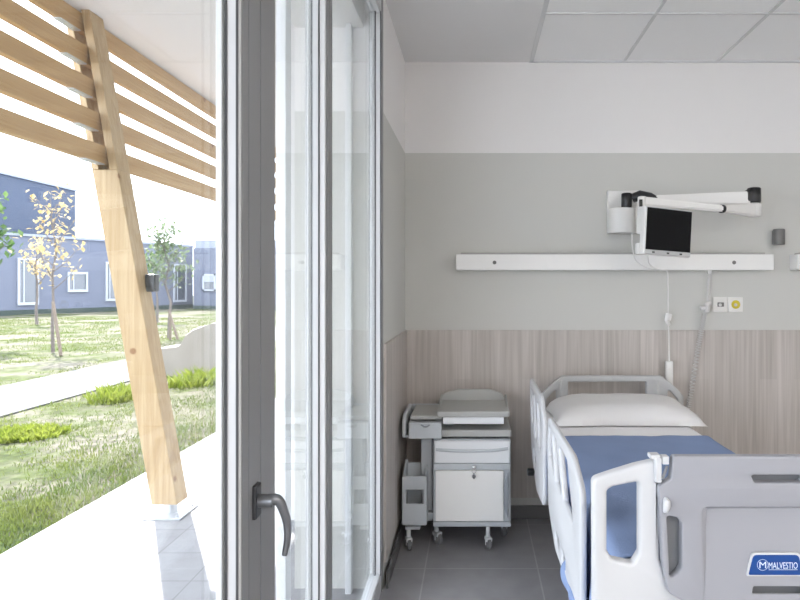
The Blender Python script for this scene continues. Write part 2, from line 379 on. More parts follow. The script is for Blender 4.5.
# ------------------------------------------------------------------ windows (french windows, frames in the plane of the left wall)
GX = -0.480
def window(idx, y0, y1, s0, s1, label, zb=0.02, zt=2.92, rail=0.085, xo=-0.498, gx=(-0.4805, -0.4590)):
    w = thing('window_%d' % idx, (WX, (y0 + y1) / 2, 0), label, 'window', kind='structure')
    bm = bmesh.new()
    box(bm, xo, WX, y0, y0 + s0, zb, zt, bev=0.003)
    box(bm, xo, WX, y1 - s1, y1, zb, zt, bev=0.003)
    box(bm, xo, WX, y0 + s0, y1 - s1, zb, zb + rail, bev=0.003)
    box(bm, xo, WX, y0 + s0, y1 - s1, zt - rail, zt, bev=0.003)
    # glazing bead steps
    bd = 0.010
    for ya, yb in ((y0 + s0, y0 + s0 + bd), (y1 - s1 - bd, y1 - s1)):
        box(bm, xo + 0.001, xo + 0.013, ya, yb, zb + rail, zt - rail, bev=0.002)
    box(bm, GX + 0.002, GX + 0.022, y0 + s0, y1 - s1, zb + rail, zb + rail + bd, bev=0.002)
    box(bm, GX + 0.002, GX + 0.022, y0 + s0, y1 - s1, zt - rail - bd, zt - rail, bev=0.002)
    obj('window_frame', bm, 'alu', w)
    bm = bmesh.new()
    for xx in gx:
        obj('gasket', B(xx - 0.002, xx + 0.002, y1 - s1 - 0.0035, y1 - s1 + 0.002, zb + rail, zt - rail), 'gasket', w)
    obj('inner_strip', B(WX - 0.004, WX + 0.002, y1 - s1 + 0.008, y1 - 0.002, zb, zt, bev=0.001), 'cover', w)  # grey strips on the room-side stile faces, darker than the frame
    obj('inner_strip', B(WX - 0.004, WX + 0.002, y0 + 0.002, y0 + s0 - 0.006, zb, zt, bev=0.001), 'cover', w)
    obj('pane', B(GX - 0.012, GX - 0.004, y0 + s0 - 0.005, y1 - s1 + 0.005, zb + rail - 0.005, zt - rail + 0.005), 'glass', w)
    return w
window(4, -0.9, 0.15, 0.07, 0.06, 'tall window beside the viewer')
window(5, -2.9, -0.9, 0.07, 0.07, 'added tall window behind the viewer for more daylight')  # unseen opening added to let more daylight into the room
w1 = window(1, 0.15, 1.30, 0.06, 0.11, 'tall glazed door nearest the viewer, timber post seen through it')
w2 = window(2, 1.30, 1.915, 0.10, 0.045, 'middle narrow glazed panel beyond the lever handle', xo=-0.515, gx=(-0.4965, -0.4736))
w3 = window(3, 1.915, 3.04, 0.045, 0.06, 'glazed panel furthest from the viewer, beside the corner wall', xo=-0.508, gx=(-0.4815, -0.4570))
# vertical grooves on the meeting stiles
bm = bmesh.new()
for yy in (1.232, 1.30):
    box(bm, WX + 0.001, WX + 0.0026, yy - 0.0016, yy + 0.0016, 0.03, 2.91)
obj('groove', bm, 'darkgrey', w1)
# lever handle
hp = at(257, 498, 1.284); hy, hz = 1.268, hp.z
hd = obj('handle', B(WX - 0.001, WX + 0.010, hy - 0.017, hy + 0.017, hz - 0.035, hz + 0.035, bev=0.004), 'rosette', w1)
hd['label'] = 'dark oval rosette of the lever handle'
bm = bmesh.new()
cyl(bm, (WX + 0.008, hy, hz), (WX + 0.040, hy, hz), 0.0135, 18)
pts = smooth_path([(WX + 0.030, hy, hz + 0.002), (WX + 0.047, hy + 0.002, hz + 0.001), (WX + 0.056, hy + 0.006, hz - 0.016), (WX + 0.064, hy + 0.012, hz - 0.050), (WX + 0.064, hy + 0.014, hz - 0.085), (WX + 0.058, hy + 0.014, hz - 0.118)], 7)
tube(bm, pts, [0.0125 - 0.0070 * (i / (len(pts) - 1)) for i in range(len(pts))], 14)
lv = obj('lever', bm, 'handle', hd, smooth=True); lv['label'] = 'satin grey curved lever'
# exterior shutter guides, lintel box and sill
bm = bmesh.new()
for (xx, yy) in ((-0.575, 1.90), (-0.60, 3.012)):
    box(bm, xx - 0.03, xx, yy - 0.028, yy + 0.028, 0.0, 2.78, bev=0.003)
struct('trim_4', bm, 'guide', 'pale vertical shutter guide rails outside the glazing', 'shutter guide')
struct('trim_5', B(-0.89, -0.55, -2.9, 3.04, 2.78, 3.3), 'ext', 'white lintel box above the windows outside', 'lintel')
struct('trim_6', B(-0.89, -0.53, -2.9, 3.04, -0.12, 0.012), 'pave', 'pale threshold outside the tall windows', 'threshold')

# ------------------------------------------------------------------ exterior setting
struct('wall_exterior', B(-1.275, -0.89, 3.96, 4.16, -0.1, 3.3), 'ext', 'white wall fin standing out from the facade beyond the windows', 'wall')
bm = B(-2.70, -0.89, -6, 10.5, 3.3, 3.5); box(bm, -0.89, RX + 0.2, RY - 0.4, YB + 0.2, 3.3, 3.5)
struct('canopy', bm, 'soffit', 'off white canopy soffit above the terrace', 'canopy')
PX = -2.66
struct('terrace', B(PX, -0.89, -5, 30, -0.12, 0), 'pave', 'sunlit pale tiled terrace outside the windows', 'terrace')
struct('wall_annex', B(-0.89, 5, 4.2, 12, -0.1, 3.3), 'ext', 'outer wall of the building further along', 'wall')
bm = bmesh.new()
nx, ny = 110, 150
gv = [[None] * (ny + 1) for _ in range(nx + 1)]
for i in range(nx + 1):
    for j in range(ny + 1):
        x = PX - 80 * (i / nx) ** 2; y = -4 + 94 * (j / ny) ** 1.6
        near = min(1.0, (PX - x) / 0.3)
        h = (noise.noise((x * 0.5, y * 0.5, 0)) * 0.05 + noise.noise((x * 1.7, y * 1.7, 5)) * 0.025) * near - 0.03
        if -7.5 < x < -5.25: h = -0.045
        gv[i][j] = bm.verts.new((x, y, h))
for i in range(nx):
    for j in range(ny): bm.faces.new((gv[i][j], gv[i][j + 1], gv[i + 1][j + 1], gv[i + 1][j]))
struct('lawn', bm, 'lawn', 'patchy grass ground with dry bare soil', 'lawn', smooth=True)
struct('path', B(-7.2, -5.55, -4, 40, -0.1, -0.022, bev=0.01), 'path', 'pale concrete path crossing the lawn', 'path')

# grass blades (uncountable)
bm = bmesh.new()
def blade(bm, x, y, z, h, w, lean=0.5):
    a = random.uniform(0, 2 * PI); dx, dy = math.cos(a) * w, math.sin(a) * w
    lx, ly = random.uniform(-lean, lean) * h, random.uniform(-lean, lean) * h
    v0 = bm.verts.new((x - dx, y - dy, z)); v1 = bm.verts.new((x + dx, y + dy, z))
    v2 = bm.verts.new((x + dx * 0.7 + lx * 0.4, y + dy * 0.7 + ly * 0.4, z + h * 0.6)); v3 = bm.verts.new((x + lx, y + ly, z + h))
    bm.faces.new((v0, v1, v2)); bm.faces.new((v0, v2, v3))
cnt = 0
while cnt < 26000:
    y = 3.0 + 26 * random.random() ** 1.9; x = PX - 0.02 - (y * 0.79 - 2.0 + 0.8) * random.random()
    if x < -0.80 * y or x > -0.41 * y: continue
    if -7.22 < x < -5.53: continue
    dens = noise.noise((x * 0.55, y * 0.55, 0)) + 0.5 * noise.noise((x * 1.8, y * 1.8, 3))
    edge = 0.45 if x > PX - 0.45 else 0.0
    if dens + edge * 0.6 < random.uniform(-0.35, 0.35): continue
    h = random.uniform(0.012, 0.036) * (1 + 0.6 * edge) * (1 + 0.03 * y)
    blade(bm, x, y, -0.03 + (noise.noise((x * 0.5, y * 0.5, 0)) * 0.05 + noise.noise((x * 1.7, y * 1.7, 5)) * 0.025) * min(1, (PX - x) / 0.3), h, 0.0024 * (1 + 0.14 * y)); cnt += 1
tag(obj('grass', bm, 'grass'), 'short patchy green grass growing on the lawn', 'grass', kind='stuff')
# leafy weed clumps
def weed(cx, cy, rx, ry, hmin, hmax, n, wd, label):
    bm = bmesh.new()
    for _ in range(n):
        a = random.uniform(0, 2 * PI); q = math.sqrt(random.random())
        blade(bm, cx + rx * q * math.cos(a), cy + ry * q * math.sin(a), -0.05, random.uniform(hmin, hmax) * (1.15 - 0.6 * q) + 0.04, wd, 0.7)
    tag(obj('weed_clump', bm, 'weed', origin=(cx, cy, -0.03)), label, 'weeds')
p = at(36, 430, 930 / 146)
weed(p.x - 0.1, p.y, 0.42, 0.32, 0.03, 0.08, 700, 0.016, 'low bright green weed patch on bare soil near the terrace')
p = at(120, 402, 930 / 112)
weed(p.x, p.y, 0.35, 0.4, 0.08, 0.26, 420, 0.010, 'tall weed tuft beside the path, left of the timber post foot')
p = at(198, 384, 930 / 98)
weed(p.x, p.y, 0.45, 0.4, 0.08, 0.30, 500, 0.011, 'leafy weed tuft growing in front of the pale stone bench')

# stone bench : profile across, extruded in depth
bd_ = 10.9
prof = [at(160, 347, bd_), at(186, 344, bd_), at(191, 334, bd_), at(199, 327.5, bd_), at(222, 321, bd_), at(248, 318, bd_), at(250, 372, bd_), at(165, 374, bd_)]
bm = bmesh.new(); n = 9
rings = []
fp = fillet([(q.x, q.z) for q in prof], [0.05, 0.12, 0.15, 0.12, 0.1, 0.12, 0, 0], 5)
for j in range(n):
    t = j / (n - 1); y = 10.55 + 0.85 * t; ins = 0.05 * (2 * t - 1) ** 6
    zc = 0.2; rings.append([bm.verts.new((x + (0.04 * math.sin(2.2 * t)) + ins * (1 if x < -4.7 else -1), y, -0.04 + (zz + 0.04) * (1 - 0.6 * ins))) for x, zz in fp])
for j in range(n - 1):
    for i in range(len(fp)):
        bm.faces.new((rings[j][i], rings[j][(i + 1) % len(fp)], rings[j + 1][(i + 1) % len(fp)], rings[j + 1][i]))
bm.faces.new(rings[0]); bm.faces.new(rings[-1][::-1])
bmesh.ops.recalc_face_normals(bm, faces=bm.faces)
tag(obj('stone_bench', bm, 'stone', smooth=True, origin=(-4.8, 10.9, -0.04)), 'pale sculpted stone bench with a raised back on the lawn', 'bench')

# leaning slotted timber post
Y0, YD = 4.0, 0.15
XL0, ZL0 = X(151.4, 4.0), Z(505, 4.0)
LEAN = (X(67, 4.0) - XL0) / (Z(30, 4.0) - ZL0)
def xl(z): return XL0 + LEAN * (z - ZL0)
def leanbox(bm, o0, o1, y0, y1, z0, z1):
    v = [bm.verts.new((xl(z) + o, y, z)) for z in (z0, z1) for y in (y0, y1) for o in (o0, o1)]
    for f in ((0, 1, 5, 4), (1, 3, 7, 5), (3, 2, 6, 7), (2, 0, 4, 6), (4, 5, 7, 6), (2, 3, 1, 0)): bm.faces.new([v[i] for i in f])
ZS = 2.26
post = thing('timber_post', (xl(0.0) + 0.08, Y0 + YD / 2, 0), 'leaning pale spruce post on a steel foot carrying the louvres', 'post')
bm = bmesh.new()
leanbox(bm, 0, 0.168, Y0, Y0 + YD, ZL0, ZS)
bmesh.ops.bevel(bm, geom=bm.edges[:], offset=0.004, segments=1, affect='EDGES')
b2 = bmesh.new(); leanbox(b2, 0, 0.044, Y0, Y0 + YD, ZS, 3.3); leanbox(b2, 0.113, 0.168, Y0, Y0 + YD, ZS, 3.3)
bmesh.ops.bevel(b2, geom=b2.edges[:], offset=0.003, segments=1, affect='EDGES'); join(bm, b2)
bmesh.ops.recalc_face_normals(bm, faces=bm.faces)
obj('shaft', bm, 'timber_z', post)
bx = xl(ZL0) + 0.085
bm = B(bx - 0.125, bx + 0.125, Y0 - 0.05, Y0 + 0.21, 0, 0.012, bev=0.002)
for sx in (-0.095, 0.095):
    for yy in (Y0 - 0.025, Y0 + 0.185): cyl(bm, (bx + sx, yy, 0.01), (bx + sx, yy, 0.026), 0.009, 8)
obj('base_plate', bm, 'steel', post)
bm = bmesh.new(); tube(bm, [(bx + 0.005, Y0 + 0.075, 0.01), (bx + 0.005, Y0 + 0.075, ZL0 + 0.003)], 0.042, 20)
obj('foot_stub', bm, 'steel', post, smooth=True)
zb = Z(283, 4.1)
obj('switch_box', B(xl(zb) + 0.167, xl(zb) + 0.235, Y0 + 0.085, Y0 + 0.145, zb - 0.058, zb + 0.058, bev=0.008), 'black', post)['label'] = 'black box fixed to the side of the post'
# louvres
names = ['lowest timber louvre of the sun screen', 'second timber louvre from the bottom of the sun screen', 'middle timber louvre of the sun screen',
         'second timber louvre from the top of the sun screen', 'top timber louvre, just under the soffit']
for i in range(5):
    zlo = Z(163.5 - 33.4 * i, 4.0) - 0.004; zhi = zlo + 0.118
    xc = xl((zlo + zhi) / 2) + 0.0785
    lo = thing('timber_louver', (xc, Y0, zlo), names[i], 'louvre', 'timber louvres of the sun screen')
    obj('beam', B(xc - 0.0225, xc + 0.0225, -3.0, 9.6, zlo, zhi, bev=0.004), 'timber_y', lo)
    for y0, y1 in ((Y0 - 0.20, Y0 - 0.005), (Y0 + YD + 0.005, Y0 + YD + 0.10)):
        bm = B(xc - 0.024, xc + 0.024, y0, y1, zlo - 0.006, zlo + 0.001)
        yy = y0 if y0 < Y0 else y1
        for k in (0.3, 0.7):
            cyl(bm, (xc, y0 + (y1 - y0) * k, zlo - 0.012), (xc, y0 + (y1 - y0) * k, zlo - 0.004), 0.006, 8)
        obj('bracket', bm, 'steel', lo)

# far buildings
fa = Vector((-23.9, 31.0)); fb = Vector((-19.3, 40.4)); fd = (fb - fa).normalized(); fn = Vector((fd.y, -fd.x))   # fn points to the lawn
def fparam(px):
    k = (px - 475) / F     # x = k*y
    # fa.x + s*fd.x = k*(fa.y + s*fd.y)
    return (k * fa.y - fa.x) / (fd.x - k * fd.y)
def fpt(s, off, z): q = fa + fd * s + fn * off; return Vector((q.x, q.y, z))
def fbox(bm, s0, s1, o0, o1, z0, z1):
    v = [bm.verts.new(fpt(s, o, z)) for z in (z0, z1) for o in (o0, o1) for s in (s0, s1)]
    for f in ((0, 1, 5, 4), (1, 3, 7, 5), (3, 2, 6, 7), (2, 0, 4, 6), (4, 5, 7, 6), (2, 3, 1, 0)): bm.faces.new([v[i] for i in f])
    bmesh.ops.recalc_face_normals(bm, faces=bm.faces); return bm
s_end = fparam(193)
low = thing('building', fpt(6, -2, -0.1), 'long low blue grey building across the lawn, white framed windows', 'building')
obj('wall', fbox(bmesh.new(), -14, s_end, -2.0, 0, -0.1, 4.05), 'facade', low)
obj('base_shadow', fbox(bmesh.new(), -14, s_end, 0, 0.05, -0.1, 0.22), 'base_shadow', low)  # dark strip painting the shadow along the wall foot
obj('parapet', fbox(bmesh.new(), -14, s_end, -0.3, 0.08, 4.05, 4.18), 'facade_pale', low)
def fwin(px0, px1, y0, y1, parent, blind=False):
    s0, s1 = fparam(px0), fparam(px1); sm = fa + fd * (s0 + s1) / 2; d = sm.y
    z0, z1 = max(0.1, Z(y1, d)), Z(y0, d); w = 0.10
    bm = bmesh.new()
    fbox(bm, s0, s0 + w, 0, 0.10, z0, z1); fbox(bm, s1 - w, s1, 0, 0.10, z0, z1); fbox(bm, s0 + w, s1 - w, 0, 0.10, z0, z0 + 0.14); fbox(bm, s0 + w, s1 - w, 0, 0.10, z1 - 0.12, z1)
    fbox(bm, s0 * 0.7 + s1 * 0.3 - 0.03, s0 * 0.7 + s1 * 0.3 + 0.03, 0, 0.06, z0 + 0.1, z1 - 0.1)
    wd = obj('window', bm, 'wframe', parent)
    obj('pane', fbox(bmesh.new(), s0 + w, s1 - w, 0, 0.03, z0 + 0.14, z1 - 0.12), 'wglass', wd)
    if blind: obj('blind', fbox(bmesh.new(), s0 + w, s1 - w, 0.035, 0.07, z1 - 0.75, z1 - 0.12), 'blind', wd)
fwin(17, 38, 258, 305, low); fwin(67, 87, 272, 292, low); fwin(105, 119, 262, 301, low); fwin(173, 186, 264, 302, low)
up = thing('building', (-27.5, 38, -0.1), 'taller dark blue block rising behind the low building', 'building')
y1u = 41.0
obj('wall', B(-36, -26.6, 34.0, y1u, -0.1, 7.75), 'facade_dark', up)
obj('roof_edge', B(-36.1, -26.5, 33.9, y1u + 0.1, 7.75, 7.9), 'facade_pale', up)
obj('chimney', B(-28.6, -27.3, 34.4, 35.3, 7.9, 8.6), 'facade_pale', up)
wx0 = X(193.5, 39.0)
wing = thing('building', (-14.5, 41, -0.1), 'pale blue wing with a half shuttered window, right of the small green tree', 'building')
obj('wall', B(wx0, -9, 39.0, 46, -0.1, Z(248, 39.0)), 'facade', wing)
obj('base_shadow', B(wx0, -9, 38.95, 39.0, -0.1, 0.2), 'base_shadow', wing)  # same painted shadow strip under the wing
obj('parapet', B(wx0, -9, 39.2, 39.6, Z(248, 39), Z(240, 39)), 'facade_pale', wing)
a, b = at(203, 274, 39), at(216, 291, 39)
bm = B(a.x, a.x + 0.1, 38.9, 39, b.z, a.z); box(bm, b.x - 0.1, b.x, 38.9, 39, b.z, a.z); box(bm, a.x, b.x, 38.9, 39, b.z, b.z + 0.1); box(bm, a.x, b.x, 38.9, 39, a.z - 0.1, a.z)
wn = obj('window', bm, 'wframe', wing)
obj('pane', B(a.x + 0.1, b.x - 0.1, 38.96, 38.99, b.z + 0.1, a.z - 0.1), 'wglass', wn)
obj('blind', B(a.x + 0.1, b.x - 0.1, 38.91, 38.95, a.z - 0.5, a.z - 0.1), 'blind', wn)

# trees
def tree(px, pybase, pytop, crown, leafmat, nleaf, lsize, label, trunk_r=0.035, branches=9, d=None):
    d = d or 930 / (pybase - 285)
    base = at(px, pybase, d); base.z = -0.03
    top = Z(pytop, d)
    t = thing('tree', base, label, 'tree')
    bm = bmesh.new()
    tp = [base + Vector((random.uniform(-.03, .03) * k, random.uniform(-.03, .03) * k, (top * 0.96 + 0.03) * k / 6)) for k in range(7)]
    tube(bm, tp, [trunk_r * (1.15 - 0.95 * k / 6) for k in range(7)], 8)
    c0 = Z(crown[3], d); c1 = top
    ends = []
    for i in range(branches):
        f = i / branches; z = c0 + (c1 - c0) * f * 0.85
        k = max(0.0, min(5.99, (z + 0.03) / (top * 0.96 + 0.03) * 6)); q = tp[int(k)].lerp(tp[int(k) + 1], k - int(k))
        half = (crown[1] - crown[0]) / 2 * d / F * (1 - 0.55 * f)
        a = i * 2.4 + random.uniform(-.4, .4)
        e = q + Vector((math.cos(a) * half, math.sin(a) * half, 0.35 + 0.5 * half))
        pts = smooth_path([q, q.lerp(e, 0.5) + Vector((0, 0, -0.05)), e], 4)
        tube(bm, pts, [trunk_r * 0.42 * (1 - 0.8 * j / (len(pts) - 1)) for j in range(len(pts))], 5)
        ends.append((q, e))
    obj('trunk', bm, 'bark', t, smooth=True)
    bm = bmesh.new()
    for _ in range(nleaf):
        q, e = random.choice(ends); c = q.lerp(e, random.uniform(0.25, 1.1)) + Vector([random.gauss(0, 0.13) for _ in range(3)])
        s = lsize * random.uniform(0.6, 1.3); R = Matrix.Rotation(random.uniform(0, 6.28), 3, 'Z') @ Matrix.Rotation(random.uniform(-1.2, 1.2), 3, 'X')
        v = [bm.verts.new(c + R @ Vector(w) * s) for w in ((0, -0.5, 0), (0.32, 0, 0.08), (0, 0.6, 0), (-0.32, 0, 0.08))]
        bm.faces.new((v[0], v[1], v[2])); bm.faces.new((v[0], v[2], v[3]))
    obj('foliage', bm, leafmat, t)
    return t, d
tree(53, 351, 192, (22, 74, 0, 290), 'yleaf', 230, 0.13, 'slender young tree with yellow autumn leaves on the lawn', 0.034, 14)
tree(37, 318, 236, (18, 50, 0, 285), 'yleaf', 120, 0.18, 'thin yellow leaved tree standing by the far facade', 0.05, 9, d=24)
tree(169, 337, 224, (148, 192, 0, 292), 'gleaf', 520, 0.15, 'young pale green tree on the lawn right of the timber post', 0.045, 15)
tree(157, 318, 246, (144, 170, 0, 285), 'dgleaf', 120, 0.22, 'thin dark green sapling close behind the timber post', 0.05, 8, d=25)
tree(-24, 345, 200, (-40, 8, 0, 268), 'dgleaf', 420, 0.2, 'green tree at the left edge, only its leaves in view', 0.05, 12)
def stake(p0, p1, label):
    bm = bmesh.new(); tube(bm, [p0, p1], 0.035, 8); tag(obj('tree_stake', bm, 'stake', origin=p0), label, 'stake', 'wooden tree stakes')
d = 13.6; a = at(61, 344, d); a.z = -0.05
stake(a, at(53, 302, d + 0.2), 'leaning wooden stake propping the slender yellow tree')
d = 17.4; a = at(178, 337, d); a.z = -0.05
stake(a, at(169, 311, d + 0.25), 'slanting wooden stake right of the pale green tree trunk')
a = at(170, 337, d - 0.4); a.z = -0.05
stake(a, at(170.5, 318, d - 0.4), 'short upright wooden stake in front of the pale green tree')

# ------------------------------------------------------------------ bed
bed = thing('hospital_bed', (0.79, 2.7, 0), 'grey and white hospital bed with raised left side rails', 'bed')
FY = 1.62
def fx(px, py): return (X(px, FY), Z(py, FY))
def mir(pts): return [(1552 - p[0], p[1]) for p in reversed(pts)]
half = [(594, 720), (594, 560), (593.5, 481), (612, 474.5), (638, 466.5), (654, 463), (661, 463), (661, 562), (672, 590), (690, 598)]
out = half + mir(half)
hole = [(608, 492), (614, 488.5), (638, 483.5), (640.5, 487), (640.5, 556), (634, 566.5), (613, 562), (608, 553)]
foot = bmesh.new()
plate(foot, fillet([fx(*p) for p in out], [0, 0.03, 0.02, 0.05, 0.04, 0.006, 0.004, 0.03, 0.03, 0.0, 0.0, 0.03, 0.03, 0.004, 0.006, 0.04, 0.05, 0.02, 0.03, 0]),
      [fillet([fx(*p) for p in hole], 0.012), fillet([fx(*p) for p in mir(hole)], 0.012)], 0.040, 0.010, XZ(FY + 0.030))
footboard = obj('footboard', foot, 'bedwhite', bed, smooth=True)
half = [(700, 601.5), (684, 601), (667, 591), (661.5, 562), (657.5, 486), (670, 478), (672, 455.5)]
out = half[::-1] ; out = [(776, 600)] ; pl = half + mir(half)
sideh = [(665.5, 514), (676, 516), (680.5, 522), (680.5, 566), (676, 573), (668.5, 577)]
slot = [(749.5, 475), (752, 473.8), (800, 473.8), (803, 478), (800, 481.8), (753, 481.8)]
slot2 = [(752, 585), (800, 585), (802, 592.8), (750, 592.8)]
rec = [(700.5, 506), (851.5, 506), (849, 598.8), (703, 598.8)]
bm = bmesh.new()
R_ = lambda poly, r: fillet([fx(*p) for p in poly], r)
plate(bm, fillet([fx(*p) for p in pl], [0, 0.03, 0.03, 0.02, 0.012, 0.012, 0.01, 0.01, 0.012, 0.012, 0.02, 0.03, 0.03, 0]),
      [R_(sideh, 0.009), R_(mir(sideh), 0.009), R_(slot, 0.008), R_(rec, [0.02, 0.02, 0.0005, 0.0005])], 0.030, 0.0045, XZ(FY + 0.004))
pan = obj('end_panel', bm, 'bedplastic', footboard, smooth=True); pan['label'] = 'light grey removable end panel'
# recess floor of the panel, sloping forward until it is flush at the bottom
yf = FY - 0.011
zt_, zb_ = Z(505, FY), Z(600, FY); Dp = 0.022
sl = -Dp / (zt_ - zb_)
def dep(z): return yf + 0.0008 + Dp * (z - zb_) / (zt_ - zb_)
bm = bmesh.new()
SH = Matrix(((1, 0, 0, 0), (0, -sl, -1, dep(0) + 0.004), (0, 1, 0, 0), (0, 0, 0, 1)))
plate(bm, R_([(706.5, 509), (845.5, 509), (849.5, 599), (702.5, 599)], [0.015, 0.015, 0, 0]), [R_(slot2, 0.006)], 0.008, 0.0006, SH)
for sgn in (1, -1):
    mx_ = lambda p: p if sgn > 0 else 1552 - p
    def rv(px, py, y): return bm.verts.new((X(mx_(px), FY), y, Z(py, FY)))
    a_, b_, c_, d_ = rv(699.5, 504, yf + 0.002), rv(708, 509.5, dep(Z(509.5, FY))), rv(703.5, 599, dep(Z(599, FY))), rv(702.2, 599, yf + 0.002)
    e_, f_ = rv(699.5, 504, yf + 0.03), rv(702.2, 599, yf + 0.03)
    bm.faces.new((a_, b_, c_, d_)); bm.faces.new((a_, d_, f_, e_))
    if sgn > 0: tl = (a_, b_)
    else:
        bm.faces.new((tl[0], a_, b_, tl[1]))
bmesh.ops.recalc_face_normals(bm, faces=bm.faces)
obj('panel_recess', bm, 'bedplastic', footboard)
bm = bmesh.new()
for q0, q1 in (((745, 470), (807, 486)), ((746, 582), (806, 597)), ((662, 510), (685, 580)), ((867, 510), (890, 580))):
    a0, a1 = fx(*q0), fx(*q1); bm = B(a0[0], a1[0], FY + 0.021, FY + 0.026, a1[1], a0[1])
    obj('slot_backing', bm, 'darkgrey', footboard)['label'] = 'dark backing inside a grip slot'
# button
bm = bmesh.new(); q = at(665.5, 506, FY - 0.012)
tube(bm, [(q.x - 0.002, q.y + 0.004, q.z - 0.017), (q.x - 0.001, q.y - 0.004, q.z - 0.012), (q.x, q.y - 0.010, q.z + 0.002), (q.x + 0.001, q.y - 0.008, q.z + 0.013), (q.x + 0.001, q.y + 0.004, q.z + 0.018)], [0.003, 0.007, 0.0095, 0.0095, 0.006], 12)
obj('button', bm, 'bedwhite', footboard, smooth=True)
# latch on the corner
bm = bmesh.new()
a = at(652, 456, FY); box(bm, a.x - 0.004, a.x + 0.022, FY - 0.004, FY + 0.03, a.z - 0.008, a.z + 0.003, bev=0.002)
box(bm, X(655, FY), X(661, FY), FY - 0.008, FY + 0.02, Z(482, FY), Z(457, FY), bev=0.003)
v = at(661, 480, FY)
box(bm, X(662, FY), X(668.5, FY), FY - 0.006, FY + 0.02, Z(464, FY), Z(456, FY), bev=0.002)
obj('latch', bm, 'bedwhite', footboard)
bm = bmesh.new(); cyl(bm, at(667, 466, FY - 0.003), at(662.5, 479, FY - 0.003), 0.004, 10); obj('latch_spring', bm, 'darkgrey', footboard)
# label
RL = lambda poly, r: fillet([(X(p[0], FY - 0.009), Z(p[1], FY - 0.009)) for p in poly], r)
lab = bmesh.new()
plate(lab, RL([(753.5, 555), (798.5, 555), (804, 575), (748.5, 575)], [0.012, 0.012, 0.004, 0.004]), [], 0.006, 0.0008, XZ(yf + 0.0045))
label = obj('label_plate', lab, 'blue_label', footboard); label['label'] = 'blue label plate with a white word mark'
bm = bmesh.new()
plate(bm, RL([(752, 553), (800, 553), (806, 576.5), (746.5, 576.5)], [0.014, 0.014, 0.004, 0.004]), [], 0.006, 0.001, XZ(yf + 0.0060))
obj('label_rim', bm, 'bedwhite', footboard, smooth=True)
def text_bm(bm, s, x0, x1, z0, z1, y, th=0.0004):
    cu = bpy.data.curves.new('tmp', 'FONT'); cu.body = s; cu.resolution_u = 3
    o = bpy.data.objects.new('tmp', cu); C.objects.link(o); dg = bpy.context.evaluated_depsgraph_get(); dg.update()
    me = bpy.data.meshes.new_from_object(o.evaluated_get(dg)); bpy.data.objects.remove(o); bpy.data.curves.remove(cu)
    t = bmesh.new(); t.from_mesh(me); bpy.data.meshes.remove(me)
    xs = [v.co.x for v in t.verts]; ys = [v.co.y for v in t.verts]
    for v in t.verts:
        v.co = Vector((x0 + (v.co.x - min(xs)) / (max(xs) - min(xs)) * (x1 - x0), y, z0 + (v.co.y - min(ys)) / (max(ys) - min(ys)) * (z1 - z0)))
    ext = bmesh.ops.extrude_face_region(t, geom=t.faces[:]); bmesh.ops.translate(t, vec=(0, -th, 0), verts=[e for e in ext['geom'] if isinstance(e, bmesh.types.BMVert)])
    bmesh.ops.recalc_face_normals(t, faces=t.faces)
    join(bm, t)
bm = bmesh.new(); yl = yf + 0.0014
text_bm(bm, 'MALVESTIO', X(768.6, FY - 0.009), X(797.5, FY - 0.009), Z(568.6, FY - 0.009), Z(562.2, FY - 0.009), yl)
text_bm(bm, 'M', X(759.3, FY - 0.009), X(766.0, FY - 0.009), Z(568.0, FY - 0.009), Z(561.6, FY - 0.009), yl)
cc = at(762.6, 564.8, FY - 0.009)
tube(bm, [(cc.x + 0.0142 * math.cos(t * PI / 16), yl, cc.z + 0.0142 * math.sin(t * PI / 16)) for t in range(33)], 0.0005, 6)
box(bm, X(768.6, FY - 0.009), X(797.5, FY - 0.009), yl - 0.0004, yl, Z(569.8, FY - 0.009), Z(569.4, FY - 0.009))
obj('word_mark', bm, 'white_print', label)

# headboard
HY = 3.80
hx = lambda px, py: (X(px, HY), Z(py, HY))
half = [(540, 465), (540, 396), (544, 391), (556, 380), (562, 375.5)]
hm = lambda pts: [(1223 - p[0], p[1]) for p in reversed(pts)]
bm = bmesh.new()
side = [(546, 455), (546, 399), (556, 388), (556, 455)]
plate(bm, fillet([hx(*p) for p in half + hm(half)], [0, 0.02, 0.02, 0.02, 0.02, 0.02, 0.02, 0.02, 0.02, 0]),
      [fillet([hx(*p) for p in [(567.5, 381.5), (645.5, 381.5), (645.5, 455), (567.5, 455)]], 0.012), fillet([hx(*p) for p in side], 0.012), fillet([hx(*p) for p in hm(side)], 0.012)],
      0.034, 0.008, XZ(HY))
for s in (561, 662):
    a = hx(s - 1.6 if s < 600 else s - 7, 384); box(bm, a[0], a[0] + 0.02, HY - 0.024, HY - 0.012, Z(452, HY), Z(380, HY), bev=0.004)
box(bm, X(612, HY), X(623, HY), HY - 0.021, HY - 0.014, Z(380, HY), Z(377, HY), bev=0.002)
box(bm, X(548, HY), X(676, HY), HY - 0.03, HY + 0.03, 0.40, 0.48, bev=0.008)
obj('headboard', bm, 'headgrey', bed, smooth=True)

